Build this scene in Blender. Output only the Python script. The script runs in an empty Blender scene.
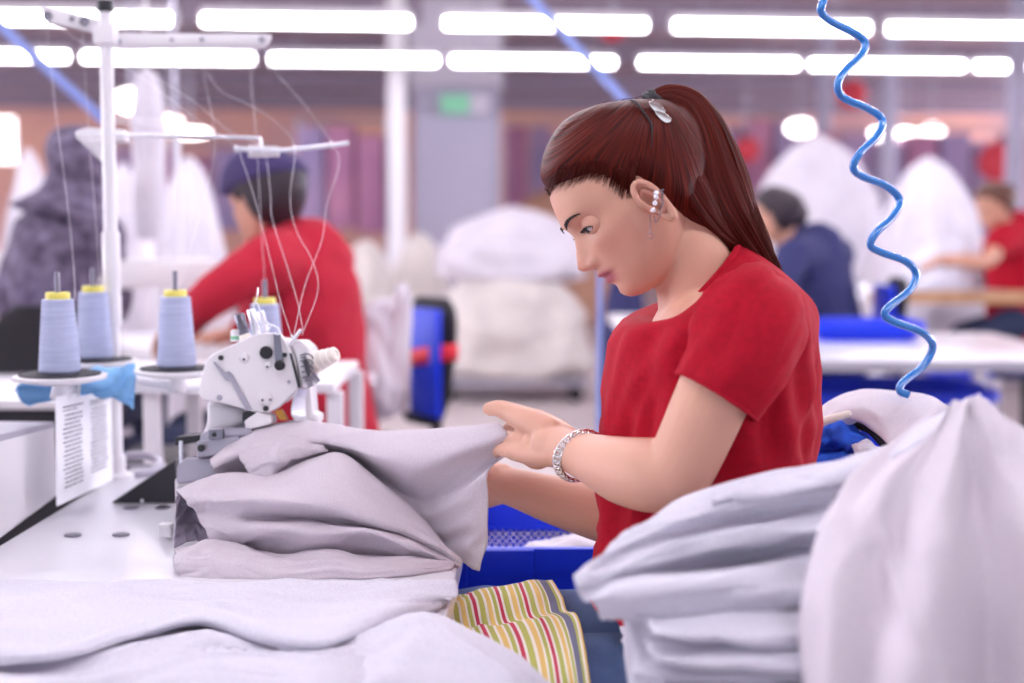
import bpy, bmesh, math, random
import numpy as np
from mathutils import Vector, Matrix, noise
random.seed(7)
S = bpy.context.scene
COL = S.collection
R = math.radians
FPX = 50/36*1024
TH = R(5.06)
CAM = Vector((0, 0, 1.22))
CR = Vector((1, 0, 0)); CU = Vector((0, math.sin(TH), math.cos(TH))); CD = Vector((0, math.cos(TH), -math.sin(TH)))
def P(px, py, d):
    """point of the place seen at (px,py) at a measured distance d"""
    return CAM + CD*d + CR*((px-512)/FPX*d) - CU*((py-341.5)/FPX*d)
def T(px, py, z=0.76):
    r = CD + CR*((px-512)/FPX) - CU*((py-341.5)/FPX)
    return CAM + r*((z-CAM.z)/r.z)

# ------------------------------------------------------------------ materials
def lin(h):
    if isinstance(h, str):
        h = [int(h[i:i+2], 16)/255 for i in (0, 2, 4)]
    return tuple((c/12.92 if c <= .04045 else ((c+.055)/1.055)**2.4) for c in h) + (1,)
MATS = {}
def mat(name, col, rough=.6, metal=0, spec=.5, var=None, vscale=40, bump=0, bscale=200, emit=None, es=1, trans=0, sheen=0, sss=0, stretch=None, alpha=1, coat=0):
    m = bpy.data.materials.new(name); m.use_nodes = True
    nt = m.node_tree; b = nt.nodes['Principled BSDF']; N = nt.nodes; L = nt.links
    b.inputs['Base Color'].default_value = lin(col)
    b.inputs['Roughness'].default_value = rough; b.inputs['Metallic'].default_value = metal
    b.inputs['Specular IOR Level'].default_value = spec
    b.inputs['Transmission Weight'].default_value = trans
    b.inputs['Sheen Weight'].default_value = sheen
    b.inputs['Coat Weight'].default_value = coat
    b.inputs['Alpha'].default_value = alpha
    if sss:
        b.inputs['Subsurface Weight'].default_value = sss
        b.inputs['Subsurface Radius'].default_value = (.012, .005, .003)
        b.inputs['Subsurface Scale'].default_value = 1
    if emit:
        b.inputs['Emission Color'].default_value = lin(emit); b.inputs['Emission Strength'].default_value = es
    tc = N.new('ShaderNodeTexCoord'); mp = N.new('ShaderNodeMapping')
    L.new(tc.outputs['Object'], mp.inputs['Vector'])
    if stretch: mp.inputs['Scale'].default_value = stretch
    if var:
        n = N.new('ShaderNodeTexNoise'); n.inputs['Scale'].default_value = vscale; n.inputs['Detail'].default_value = 4
        L.new(mp.outputs[0], n.inputs['Vector'])
        mx = N.new('ShaderNodeMix'); mx.data_type = 'RGBA'
        mx.inputs['A'].default_value = lin(col); mx.inputs['B'].default_value = lin(var)
        rp = N.new('ShaderNodeMapRange'); rp.inputs['From Min'].default_value = .35; rp.inputs['From Max'].default_value = .65
        L.new(n.outputs['Fac'], rp.inputs['Value']); L.new(rp.outputs[0], mx.inputs['Factor'])
        L.new(mx.outputs['Result'], b.inputs['Base Color'])
    if bump:
        n2 = N.new('ShaderNodeTexNoise'); n2.inputs['Scale'].default_value = bscale; n2.inputs['Detail'].default_value = 3
        L.new(mp.outputs[0], n2.inputs['Vector'])
        bp = N.new('ShaderNodeBump'); bp.inputs['Strength'].default_value = bump; bp.inputs['Distance'].default_value = .002
        L.new(n2.outputs['Fac'], bp.inputs['Height']); L.new(bp.outputs[0], b.inputs['Normal'])
    MATS[name] = m
    return m
M = dict(
 grey_jersey=mat('grey_jersey', 'dcd3da', .95, var='cdc3cd', vscale=700, bump=.35, bscale=900, sheen=.05),
 pale_jersey=mat('pale_jersey', 'dbd9e3', .95, var='d0cdd9', vscale=300, bump=.2, bscale=500, sheen=.05),
 shaded_jersey=mat('shaded_jersey', '9d94a6', .95, bump=.2, bscale=900),  # jersey colour darkened for the shadow inside the opening
 white_table=mat('white_table', 'eeecf2', .22, spec=.6, var='e8e6ee', vscale=3),
 white_metal=mat('white_metal', 'e6e2e6', .35, spec=.5),
 machine_white=mat('machine_white', 'e6e2e5', .32, spec=.5, coat=.2),
 machine_cream=mat('machine_cream', 'ece4da', .4),
 machine_grey=mat('machine_grey', 'a9a5b2', .35, metal=.4),
 chrome=mat('chrome', 'eaeaf2', .3, metal=1),
 dark_chrome=mat('dark_chrome', '7d7a86', .3, metal=.9),
 brass=mat('brass', 'b98540', .4, metal=.7),
 black_plastic=mat('black_plastic', '1d1b22', .35),
 black_rubber=mat('black_rubber', '242128', .7),
 navy=mat('navy', '2c2d5c', .85, bump=.2, bscale=60),
 cone_thread=mat('cone_thread', 'acb2d2', .75, var='bcc2de', vscale=18, stretch=(1, 1, 22), bump=.5, bscale=60),
 yellow_plastic=mat('yellow_plastic', 'e8dc6a', .5),
 white_thread=mat('white_thread', 'f2eef4', .6),
 rag_blue=mat('rag_blue', '7fb2e0', .9, bump=.3, bscale=90),
 deep_blue_cloth=mat('deep_blue_cloth', '1c55cc', .8, bump=.3, bscale=90),
 crate_blue=mat('crate_blue', '0a35dd', .4, spec=.4),
 hose_blue=mat('hose_blue', '1478cc', .18, spec=.7, coat=.6),
 strap_blue=mat('strap_blue', '93a4e2', .5),
 paper=mat('paper', 'f3f2f6', .5),
 ink=mat('ink', '4a4658', .7),
 wood_edge=mat('wood_edge', 'cfa27c', .6, var='bb8c66', vscale=12, stretch=(1, 8, 1)),
 tee_red=mat('tee_red', 'b00d27', .85, var='a30c24', vscale=120, bump=.25, bscale=700, spec=.2),
 sweater_red=mat('sweater_red', 'b0142f', .9, bump=.3, bscale=150),
 patterned=mat('patterned', '463a50', .9, var='7c7088', vscale=26),
 denim=mat('denim', '50689c', .85, var='7188b8', vscale=14, bump=.4, bscale=500),
 dark_denim=mat('dark_denim', '28304f', .85),
 skin_far=mat('skin_far', 'c8937c', .6),
 hair_black=mat('hair_black', '2a1c26', .5),
 hair_brown=mat('hair_brown', '5a3426', .5),
 cap_purple=mat('cap_purple', '372858', .8),
 floor=mat('floor_mat', 'cfc2c0', .45, var='c4b6b6', vscale=1.2),
 ceiling=mat('ceiling_mat', 'c4acae', .9, var='b49ea8', vscale=.6),
 beam=mat('beam', '8f8090', .8),
 far_wall=mat('far_wall', 'dca894', .9, var='c69a98', vscale=.5),
 side_wall=mat('side_wall', 'cbbfcb', .9),
 column=mat('column', 'aaa5b8', .8),
 column_top=mat('column_top', 'c6c0cc', .8),
 sign_green=mat('sign_green', '7fc8a0', .5),
 bag_white=mat('bag_white', 'dad3db', .8, var='cdc6d0', vscale=6, bump=.4, bscale=20),
 bag_cream=mat('bag_cream', 'd8cfc9', .8, var='cdc4bf', vscale=6, bump=.4, bscale=20),
 rack_violet=mat('rack_violet', '8a80a8', .8, var='a58cac', vscale=1.5),
 rack_pink=mat('rack_pink', 'b8809c', .8, var='a06c90', vscale=2),
 carton=mat('carton', 'bf9078', .9),
 ribbon_red=mat('ribbon_red', 'e8283c', .5),
 signal_red=mat('signal_red', 'd03a48', .6),
 shoe=mat('shoe', '35303a', .7),
 silver=mat('silver', 'e2dcd8', .2, metal=1),
 crystal=mat('crystal', 'f4f2f8', .08, spec=1, metal=.3),
 eye_white=mat('eye_white', 'd8cfd0', .15), iris=mat('iris', '2a1a16', .1), lash=mat('lash', '1c1216', .6),
 lamp=mat('lamp', 'ffffff', .5, emit='f8f6ff', es=10),
 lamp_far=mat('lamp_far', 'ffffff', .5, emit='fff6f4', es=5),
 lamp_near=mat('lamp_near', 'ffffff', .5, emit='f3f6ff', es=24),
 window_fill=mat('window_fill', 'ffffff', .5, emit='eef0ff', es=16),  # glow of the added side windows that brighten the hall
 window_glow=mat('window_glow', 'ffffff', .5, emit='fff8fa', es=2.2),
)
# skin: colour attribute for lips and blush
def attr_mat(name, rough, sss=0, spec=.4):
    m = mat(name, 'ffffff', rough, spec=spec, sss=sss, bump=.08, bscale=900)
    a = m.node_tree.nodes.new('ShaderNodeAttribute'); a.attribute_name = 'tone'
    m.node_tree.links.new(a.outputs['Color'], m.node_tree.nodes['Principled BSDF'].inputs['Base Color'])
    return m
M['skin'] = attr_mat('skin', .48, .12)
# hair: streaks along uv
def hair_mat(name, c1, c2):
    m = bpy.data.materials.new(name); m.use_nodes = True; nt = m.node_tree; N = nt.nodes; L = nt.links
    b = N['Principled BSDF']; b.inputs['Roughness'].default_value = .45; b.inputs['Specular IOR Level'].default_value = .14
    uv = N.new('ShaderNodeUVMap'); uv.uv_map = 'uv'
    mp = N.new('ShaderNodeMapping'); mp.inputs['Scale'].default_value = (260, 3.0, 1); L.new(uv.outputs[0], mp.inputs[0])
    n = N.new('ShaderNodeTexNoise'); n.inputs['Scale'].default_value = 1; n.inputs['Detail'].default_value = 5; L.new(mp.outputs[0], n.inputs['Vector'])
    r = N.new('ShaderNodeValToRGB'); r.color_ramp.elements[0].color = lin(c1); r.color_ramp.elements[1].color = lin(c2)
    r.color_ramp.elements[0].position = .32; r.color_ramp.elements[1].position = .72
    L.new(n.outputs['Fac'], r.inputs[0]); L.new(r.outputs[0], b.inputs['Base Color'])
    bp = N.new('ShaderNodeBump'); bp.inputs['Strength'].default_value = .55; bp.inputs['Distance'].default_value = .0015
    L.new(n.outputs['Fac'], bp.inputs['Height']); L.new(bp.outputs[0], b.inputs['Normal'])
    return m
M['hair'] = hair_mat('red_hair', '1b0708', '6e2012')
# striped cloth
def stripe_mat():
    m = bpy.data.materials.new('stripes'); m.use_nodes = True; nt = m.node_tree; N = nt.nodes; L = nt.links
    b = N['Principled BSDF']; b.inputs['Roughness'].default_value = .9
    uv = N.new('ShaderNodeUVMap'); uv.uv_map = 'uv'
    sx = N.new('ShaderNodeSeparateXYZ'); L.new(uv.outputs[0], sx.inputs[0])
    mu = N.new('ShaderNodeMath'); mu.operation = 'MULTIPLY'; mu.inputs[1].default_value = 4.6; L.new(sx.outputs[0], mu.inputs[0])
    fr = N.new('ShaderNodeMath'); fr.operation = 'FRACT'; L.new(mu.outputs[0], fr.inputs[0])
    r = N.new('ShaderNodeValToRGB'); cr = r.color_ramp; cr.interpolation = 'CONSTANT'
    for i, (p, c) in enumerate([(0, 'c23a55'), (.13, 'e9e2d8'), (.22, 'b3b45c'), (.42, 'e9e2d8'), (.52, 'e2c070'), (.70, 'e9e2d8'), (.78, 'b3b45c'), (.92, 'e9e2d8')]):
        if i < 2: e = cr.elements[i]; e.position = p
        else: e = cr.elements.new(p)
        e.color = lin(c)
    L.new(fr.outputs[0], r.inputs[0])
    gt = N.new('ShaderNodeMath'); gt.operation = 'COMPARE'; gt.inputs[1].default_value = .90; gt.inputs[2].default_value = .035; L.new(sx.outputs[0], gt.inputs[0])
    mx = N.new('ShaderNodeMix'); mx.data_type = 'RGBA'; mx.inputs['B'].default_value = lin('6d6f86')
    L.new(gt.outputs[0], mx.inputs['Factor']); L.new(r.outputs[0], mx.inputs['A']); L.new(mx.outputs['Result'], b.inputs['Base Color'])
    return m
M['stripes'] = stripe_mat()

# ------------------------------------------------------------------ mesh tools
def V(*a): return Vector(a)
def cat(pts, n):
    """Catmull-Rom resample of a list of Vectors/tuples to n points"""
    A = np.array([list(p) for p in pts], float); k = len(A)
    if k == 2: t = np.linspace(0, 1, n)[:, None]; return A[0]*(1-t)+A[1]*t
    E = np.vstack([2*A[0]-A[1], A, 2*A[-1]-A[-2]])
    t = np.linspace(0, k-1, n); i = np.minimum(t.astype(int), k-2); f = (t-i)[:, None]
    p0, p1, p2, p3 = E[i], E[i+1], E[i+2], E[i+3]
    return .5*((2*p1)+(-p0+p2)*f+(2*p0-5*p1+4*p2-p3)*f*f+(-p0+3*p1-3*p2+p3)*f**3)
class MB:
    def __init__(s): s.v = []; s.f = []; s.uv = {}
    def add(s, vs, fs, uv=None):
        o = len(s.v); s.v += [tuple(v) for v in vs]; s.f += [tuple(i+o for i in f) for f in fs]
        if uv is not None:
            for i, u in enumerate(uv): s.uv[o+i] = u
        return s
    def box(s, c, size, rot=None, bev=0):
        bm = bmesh.new(); bmesh.ops.create_cube(bm, size=1)
        for v in bm.verts: v.co = Vector((v.co.x*size[0], v.co.y*size[1], v.co.z*size[2]))
        if bev: bmesh.ops.bevel(bm, geom=bm.edges[:]+bm.verts[:], offset=bev, segments=2, affect='EDGES', profile=.6)
        return s.bm(bm, c, rot)
    def bm(s, bm, c=(0, 0, 0), rot=None):
        c = Vector(c); rot = rot if rot is not None else Matrix.Identity(3)
        bm.verts.index_update()
        s.add([rot @ v.co + c for v in bm.verts], [[v.index for v in f.verts] for f in bm.faces]); bm.free(); return s
    def ell(s, c, r, rot=None, seg=20, rings=12):
        bm = bmesh.new(); bmesh.ops.create_uvsphere(bm, u_segments=seg, v_segments=rings, radius=1)
        if not hasattr(r, '__len__'): r = (r, r, r)
        for v in bm.verts: v.co = Vector((v.co.x*r[0], v.co.y*r[1], v.co.z*r[2]))
        return s.bm(bm, c, rot)
    def rings(s, R_, cap0=True, cap1=True, closed=True):
        n = len(R_[0]); o = len(s.v)
        for r in R_: s.v += [tuple(p) for p in r]
        for i in range(len(R_)-1):
            for j in range(n if closed else n-1):
                k = (j+1) % n
                s.f.append((o+i*n+j, o+i*n+k, o+(i+1)*n+k, o+(i+1)*n+j))
        if cap0: s.f.append(tuple(o+j for j in reversed(range(n))))
        if cap1: s.f.append(tuple(o+(len(R_)-1)*n+j for j in range(n)))
        return s
    def tube(s, pts, rad, seg=12, smooth=0, round_=False, flat=None, up=None):
        if not hasattr(rad, '__len__'): rad = [rad]*len(pts)
        if smooth:
            q = cat([list(p)+[r] for p, r in zip(pts, rad)], smooth); pts = [Vector(x[:3]) for x in q]; rad = [x[3] for x in q]
        else: pts = [Vector(p) for p in pts]
        if round_:
            a = (pts[0]-pts[1]).normalized(); b = (pts[-1]-pts[-2]).normalized(); r0, r1 = rad[0], rad[-1]
            pre = [(pts[0]+a*r0*c, r0*q) for c, q in ((.97, .25), (.8, .6), (.45, .89))]
            post = [(pts[-1]+b*r1*c, r1*q) for c, q in ((.45, .89), (.8, .6), (.97, .25))]
            pts = [p for p, _ in pre]+pts+[p for p, _ in post]; rad = [r for _, r in pre]+list(rad)+[r for _, r in post]
        t = (pts[1]-pts[0]).normalized()
        n = Vector(up) if up is not None else (Vector((0, 0, 1)) if abs(t.z) < .9 else Vector((1, 0, 0)))
        n = (n-t*n.dot(t)).normalized(); out = []
        for i, p in enumerate(pts):
            t2 = (pts[min(i+1, len(pts)-1)]-pts[max(i-1, 0)]).normalized()
            if t2.length == 0: t2 = t
            n = (n-t2*n.dot(t2)).normalized(); b = t2.cross(n); fl = flat or 1
            out.append([p+(n*math.cos(2*math.pi*j/seg)+b*math.sin(2*math.pi*j/seg)*fl)*rad[i] for j in range(seg)])
        return s.rings(out)
    def lathe(s, prof, base, axis=(0, 0, 1), seg=28):
        ax = Vector(axis).normalized(); q = ax.to_track_quat('Z', 'Y').to_matrix(); base = Vector(base)
        out = [[base+q @ Vector((r*math.cos(2*math.pi*j/seg), r*math.sin(2*math.pi*j/seg), h)) for j in range(seg)] for r, h in prof]
        return s.rings(out)
    def prism(s, outline, depth, bev=0):
        """outline: 3-D points (planar); depth: Vector"""
        bm = bmesh.new(); vs = [bm.verts.new(p) for p in outline]; f = bm.faces.new(vs)
        r = bmesh.ops.extrude_face_region(bm, geom=[f])
        for e in r['geom']:
            if isinstance(e, bmesh.types.BMVert): e.co += Vector(depth)
        bmesh.ops.recalc_face_normals(bm, faces=bm.faces[:])
        if bev: bmesh.ops.bevel(bm, geom=bm.edges[:], offset=bev, segments=3, affect='EDGES', profile=.6)
        return s.bm(bm)
    def grid(s, G, uv=True):
        n, m = len(G), len(G[0]); o = len(s.v)
        for i in range(n):
            for j in range(m):
                s.v.append(tuple(G[i][j]))
                if uv: s.uv[o+i*m+j] = (j/(m-1), i/(n-1))
        for i in range(n-1):
            for j in range(m-1): s.f.append((o+i*m+j, o+i*m+j+1, o+(i+1)*m+j+1, o+(i+1)*m+j))
        return s
    def build(s, name, m, parent=None, smooth=True, label=None, cat_=None, group=None, kind=None, thick=0, sub=0, recalc=True, angle=40, base=None):
        me = bpy.data.meshes.new(name)
        off = wloc(parent) if parent else None
        if off is None:
            A = np.array(s.v); off = Vector(base) if base is not None else Vector(((A[:, 0].min()+A[:, 0].max())/2, (A[:, 1].min()+A[:, 1].max())/2, A[:, 2].min()))
        me.from_pydata([tuple(Vector(v)-off) for v in s.v], [], s.f); me.update()
        if recalc:
            bm = bmesh.new(); bm.from_mesh(me); bmesh.ops.recalc_face_normals(bm, faces=bm.faces[:]); bm.to_mesh(me); bm.free()
        if s.uv:
            l = me.uv_layers.new(name='uv')
            for lp in me.loops: l.data[lp.index].uv = s.uv.get(lp.vertex_index, (0, 0))
        if smooth:
            me.shade_smooth()
            if angle: me.set_sharp_from_angle(angle=R(angle))
        if m: me.materials.append(M[m] if isinstance(m, str) else m)
        o = bpy.data.objects.new(name, me); COL.objects.link(o)
        if parent: o.parent = parent
        else: o.location = off
        if thick:
            md = o.modifiers.new('solid', 'SOLIDIFY'); md.thickness = thick; md.offset = 0
        if sub:
            md = o.modifiers.new('sub', 'SUBSURF'); md.levels = sub; md.render_levels = sub
        tag(o, label, cat_, group, kind)
        return o
def wloc(o):
    l = Vector(o.location)
    while o.parent: o = o.parent; l += o.location
    return l
def tag(o, label=None, cat_=None, group=None, kind=None):
    if label: o['label'] = label
    if cat_: o['category'] = cat_
    if group: o['group'] = group
    if kind: o['kind'] = kind
    return o
def empty(name, loc, label, cat_, group=None):
    o = bpy.data.objects.new(name, None); o.empty_display_size = .1; COL.objects.link(o); o.location = loc
    return tag(o, label, cat_, group)
def copy_tree(o, parent=None):
    c = o.copy(); COL.objects.link(c); c.parent = parent
    for ch in list(o.children): copy_tree(ch, c)
    return c
def fbm(p, s, seed=0, o=3):
    return noise.fractal(Vector(p)*s+Vector((seed*7.3, seed*3.1, seed*5.7)), .9, 2.1, o)

def sheet(ribs, n=60, m=110, amp=.004, wl=(10, 40), seed=0, pw=None):
    """cloth surface through fold lines; each rib is a list of (px,py,d)"""
    Q = [cat([P(*p) for p in r], m) for r in ribs]
    G = np.array([cat([Q[i][j] for i in range(len(Q))], n) for j in range(m)]).transpose(1, 0, 2)
    du = np.gradient(G, axis=1); dv = np.gradient(G, axis=0); N = np.cross(du, dv); N /= np.linalg.norm(N, axis=2)[:, :, None]+1e-9
    out = G.copy()
    for i in range(n):
        for j in range(m):
            u, v = j/(m-1), i/(n-1)
            wp_ = noise.noise(Vector((u*2.1+seed, v*2.3, seed*3.1)))*1.6
            n1 = abs(noise.noise(Vector((u*wl[0]*.24+seed*5.1, v*wl[1]*.20+wp_+u*1.5, seed*2.7))))
            n2 = abs(noise.noise(Vector((u*wl[0]*.5+seed*2.1+v*2, v*wl[1]*.33-wp_-u*2, seed*1.7))))
            n3 = noise.noise(Vector((u*wl[0]*1.1+seed, v*wl[1]*.6+wp_, seed)))
            out[i, j] += N[i, j]*amp*(3.0*n1+.8*n2+.12*n3-.8)
    return out
def cloth(name, ribs_list, m, thick=.0025, parent=None, amp=.004, seed=0, wl=(10, 40), n=60, mm=110, **k):
    b = MB()
    for i, r in enumerate(ribs_list): b.grid(sheet(r, n, mm, amp, wl, seed+i), True)
    return b.build(name, m, parent, thick=thick, recalc=False, angle=0, **k)

def remesh(mb, voxel, smooth=4):
    me = bpy.data.meshes.new('t'); me.from_pydata(mb.v, [], mb.f)
    bm = bmesh.new(); bm.from_mesh(me); bmesh.ops.recalc_face_normals(bm, faces=bm.faces[:]); bm.to_mesh(me); bm.free()
    o = bpy.data.objects.new('t', me); COL.objects.link(o)
    r = o.modifiers.new('r', 'REMESH'); r.mode = 'VOXEL'; r.voxel_size = voxel; r.adaptivity = 0
    if smooth:
        s = o.modifiers.new('s', 'SMOOTH'); s.factor = .5; s.iterations = smooth
    dg = bpy.context.evaluated_depsgraph_get(); e = o.evaluated_get(dg); m2 = e.to_mesh()
    nv = len(m2.vertices); co = np.empty(nv*3, 'f'); m2.vertices.foreach_get('co', co); co = co.reshape(-1, 3)
    fs = [tuple(p.vertices) for p in m2.polygons]
    e.to_mesh_clear(); bpy.data.objects.remove(o); bpy.data.meshes.remove(me)
    out = MB(); out.v = [tuple(c) for c in co.tolist()]; out.f = fs
    return out

# ------------------------------------------------------------------ head
HS = 1/812.0
HT = np.array([  # U, front F, back F, half width, front power
 (-73, 50, 25, 14, 2.0), (-70, 60, 12, 23, 2.0), (-66, 67, 5, 28, 2.0), (-58, 71.5, -5, 33, 2.0), (-50, 73, -15, 38, 2.0), (-40, 74, -28, 43, 2.05),
 (-25, 75, -45, 49, 2.1), (-12, 75.5, -62, 53, 2.2), (0, 75, -74, 55, 2.3), (15, 74.5, -82, 56, 2.35), (30, 77.5, -88, 58, 2.4),
 (45, 75, -86, 60, 2.4), (60, 70, -76, 59, 2.3), (75, 61, -56, 55, 2.2), (88, 48, -35, 46, 2.1), (96, 36, -20, 35, 2), (101.5, 23, -6, 20, 2), (104, 12, 4, 3, 2)], float)
def head_grid(nu=150, na=150, feat=True):
    Us = np.concatenate([np.linspace(-73, 105.5, nu)])
    # denser ends
    t = np.linspace(0, 1, nu); t = t - .06*np.sin(2*np.pi*t)*1.0; Us = -73+177*t
    out = []
    for U in Us:
        f = [np.interp(U, HT[:, 0], HT[:, k]) for k in range(1, 5)]
        F1, F0, w, pn = f
        Fc = np.clip(-5 if U > -10 else -5+(-10-U)*.55, F0+5, F1-5) if U < 95 else (F1+F0)/2
        row = []
        for k in range(na):
            a = 2*math.pi*k/na; c, s = math.cos(a), math.sin(a)
            p = 2/pn if c > 0 else 2/2.1
            x = Fc+(F1-Fc if c > 0 else Fc-F0)*math.copysign(abs(c)**p, c)
            y = w*math.copysign(abs(s)**(2/2.15 if c < 0 else 2/2.15), s)
            row.append([x, y, U])
        out.append(row)
    G = np.array(out)
    # smooth vertically
    for _ in range(5):
        G[1:-1] = .5*G[1:-1]+.25*(G[:-2]+G[2:])
    if feat:
        x, y, U = G[..., 0].copy(), G[..., 1].copy(), G[..., 2]; ay = abs(y)
        fr = np.clip((x-20)/30, 0, 1)
        g = lambda v, c, s: np.exp(-((v-c)/s)**2)
        NU = np.array([(-27, 0), (-24.5, 2), (-22, 5), (-19.5, 12.5), (-15.5, 16.5), (-11.5, 17.5), (-8, 15.5), (0, 10.5), (8, 5.0), (15, 1), (21, 0)])
        amp = np.interp(U, NU[:, 0], NU[:, 1]); wid = np.interp(U, [-25, -13, 0, 15], [8.5, 8.5, 6.0, 6.5])
        d = amp*np.exp(-np.abs(y/wid)**2.2)
        d += 9.5*g(U, -16.5, 5.0)*g(ay, 12, 4.2)                   # nostril wings
        d += -2.0*g(U, -14, 4)*g(ay, 19.5, 3)
        d += 5.5*g(U, -29.0, 3.4)*g(ay, 0, 14)+3.6*g(U, -31.5, 3)*g(ay, 7, 10)      # upper lip
        d += -3.4*g(U, -35.4, 1.5)*g(ay, 0, 15)                      # parting
        d += 4.6*g(U, -40.5, 4.0)*g(ay, 0, 12)                       # lower lip
        d += -2.6*g(U, -48.5, 4)*g(ay, 0, 14)
        d += 2.0*g(U, -60, 8)*g(ay, 0, 16)
        d += -1.6*g(U, -35.5, 3)*g(ay, 20, 4)
        d += -8.5*g(U, 14, 10)*g(ay, 27, 13)                          # sockets
        d += 2.5*g(U, 30, 6)*g(ay, 22, 14)
        d += 4.5*g(U, -4, 11)*g(ay, 36, 13)                          # cheek bone
        d += 1.5*g(U, -24, 14)*g(ay, 28, 12)
        G[..., 0] = x+d*fr
    return G*HS
def head_faces(nu, na):
    f = [tuple((i*na+j, i*na+(j+1) % na, (i+1)*na+(j+1) % na, (i+1)*na+j)) for i in range(nu-1) for j in range(na)]
    f.append(tuple(reversed(range(na)))); f.append(tuple((nu-1)*na+j for j in range(na)))
    return f
HPOLY = [(95, 76), (72, 68), (60, 60), (48, 54), (36, 49), (29, 41), (25, 32), (23, 22), (20, 14), (15, 12), (11, 17), (3, 19), (-1, 8), (-3, -10), (-9, -30), (-18, -52), (-50, -85), (-140, -85), (-140, 150), (95, 150)]
def poly_sd(X, Y, poly):
    d = np.full(X.shape, 1e9); ins = np.zeros(X.shape, bool); k = len(poly)
    for i in range(k):
        x1, y1 = poly[i]; x2, y2 = poly[(i+1) % k]; ex, ey = x2-x1, y2-y1
        t = np.clip(((X-x1)*ex+(Y-y1)*ey)/(ex*ex+ey*ey), 0, 1)
        d = np.minimum(d, np.hypot(X-x1-t*ex, Y-y1-t*ey))
        c = ((y1 > Y) != (y2 > Y)) & (X < (x2-x1)*(Y-y1)/((y2-y1) if y2 != y1 else 1e-9)+x1); ins ^= c
    return np.where(ins, d, -d)
TIE = np.array([-62, 0, 74.])
def hair_cap(scale=1.0, tk=9.5, nu=150, na=240):
    G = head_grid(nu, na, False)/HS
    X, Y, Z = G[..., 0], G[..., 1], G[..., 2]
    sd = poly_sd(X, Z, HPOLY)
    C = np.array([-10, 0, 25.]); Nn = G-C; Nn /= np.linalg.norm(Nn, axis=2)[..., None]
    ax = (TIE-C)/np.linalg.norm(TIE-C); e1 = np.array([0, 1., 0]); e2 = np.cross(ax, e1)
    az = np.arctan2(Z-(TIE[2]+4), X-TIE[0]+6)*1.6+Y/160*np.clip((Z-60)/40, 0, 1); pol = np.hypot(X-TIE[0], Z-TIE[2])/60
    st = np.clip(sd/np.where(sd > 0, 22, 14), -1, 1); st = np.where(st > 0, st*st*(3-2*st), st)
    t = np.where(sd > 0, st*tk, st*4)-.9
    # comb grooves running to the tie
    gr = np.array([[noise.noise(Vector((a*16, 2.2, p*.8)))*.9*.45+noise.noise(Vector((a*45, 5, p*1.1)))*.5 for a, p in zip(ra, rp)] for ra, rp in zip(az, pol)])
    t = t+gr*np.clip(sd/10, 0, 1)*.7
    G2 = (G+Nn*t[..., None])*HS*scale
    uv = [((az[i, j]/(2*math.pi)+.5), pol[i, j]/math.pi) for i in range(nu) for j in range(na)]
    return G2, uv

def apply(mx, G):
    A = np.array(mx); return G @ A[:3, :3].T + A[:3, 3]
def frame(f, u, o):
    f = Vector(f).normalized(); l = Vector(u).cross(f).normalized(); u = f.cross(l)
    m = Matrix.Identity(4)
    for i in range(3): m[i][0] = f[i]; m[i][1] = l[i]; m[i][2] = u[i]; m[i][3] = o[i]
    return m

_HG = None
def surf(F, U, side=1, off=0.0):
    """point on the head surface (head units) seen at (F,U) from the side"""
    global _HG
    if _HG is None: _HG = head_grid(150, 240, False).reshape(-1, 3)/HS
    G = _HG; d = (G[:, 0]-F)**2+(G[:, 2]-U)**2+np.where(G[:, 1]*side > 0, 0, 1e6)-abs(G[:, 1])*.02
    k = np.argsort(d)[:4]; w = 1/(d[k]-d[k].min()+.5); p = (G[k]*w[:, None]).sum(0)/w.sum()
    n = p-np.array([-10, 0, 25.]); n /= np.linalg.norm(n); return p+n*off
EXPOSURE = 0.55
# ------------------------------------------------------------------ the seated woman
WD = 1.75
woman = empty('person', (P(715, 640, WD).x, P(715, 640, WD).y, .50), 'woman with long red ponytail, red T-shirt and jeans, head bowed, holding up grey jersey', 'person')
cf = lambda r, u, d: CR*r+CU*u+CD*d
HM = frame(cf(-.78, -.62, -.10), cf(-.62, .78, 0), P(642, 203, WD))
H = lambda F, Y, U: HM @ Vector((F*HS, Y*HS, U*HS))
NU_, NA_ = 170, 170
hg = apply(HM, head_grid(NU_, NA_).reshape(-1, 3))
b = MB(); b.add(hg.tolist(), head_faces(NU_, NA_))
# neck and trunk
b.tube([P(668, 208, 1.755), P(680, 236, 1.757), P(691, 262, 1.757), P(702, 300, 1.76), P(712, 345, 1.765)], [.040, .047, .050, .056, .075], 28, smooth=16, round_=True)
b.ell(P(712, 390, 1.765), (.095, .15, .14)); b.ell(P(708, 480, 1.765), (.095, .13, .14)); b.ell(P(706, 570, 1.765), (.10, .15, .12))
b.tube([P(728, 330, 1.64), P(718, 340, 1.765), P(722, 330, 1.90)], [.040, .06, .040], 16)
# near (left) arm
EL = P(676, 474, 1.59); WR = P(561, 447, 1.765)
b.tube([P(742, 332, 1.60), P(728, 362, 1.585), P(706, 412, 1.58), P(688, 452, 1.585), EL], [.044, .043, .0415, .040, .040], 24, smooth=18, round_=True)
b.tube([EL, P(650, 475, 1.61), P(622, 470, 1.65), P(592, 459, 1.705), P(573, 452, 1.74), WR, P(550, 444, 1.78)], [.040, .0425, .039, .0305, .026, .0245, .025], 24, smooth=24, round_=True)
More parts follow.
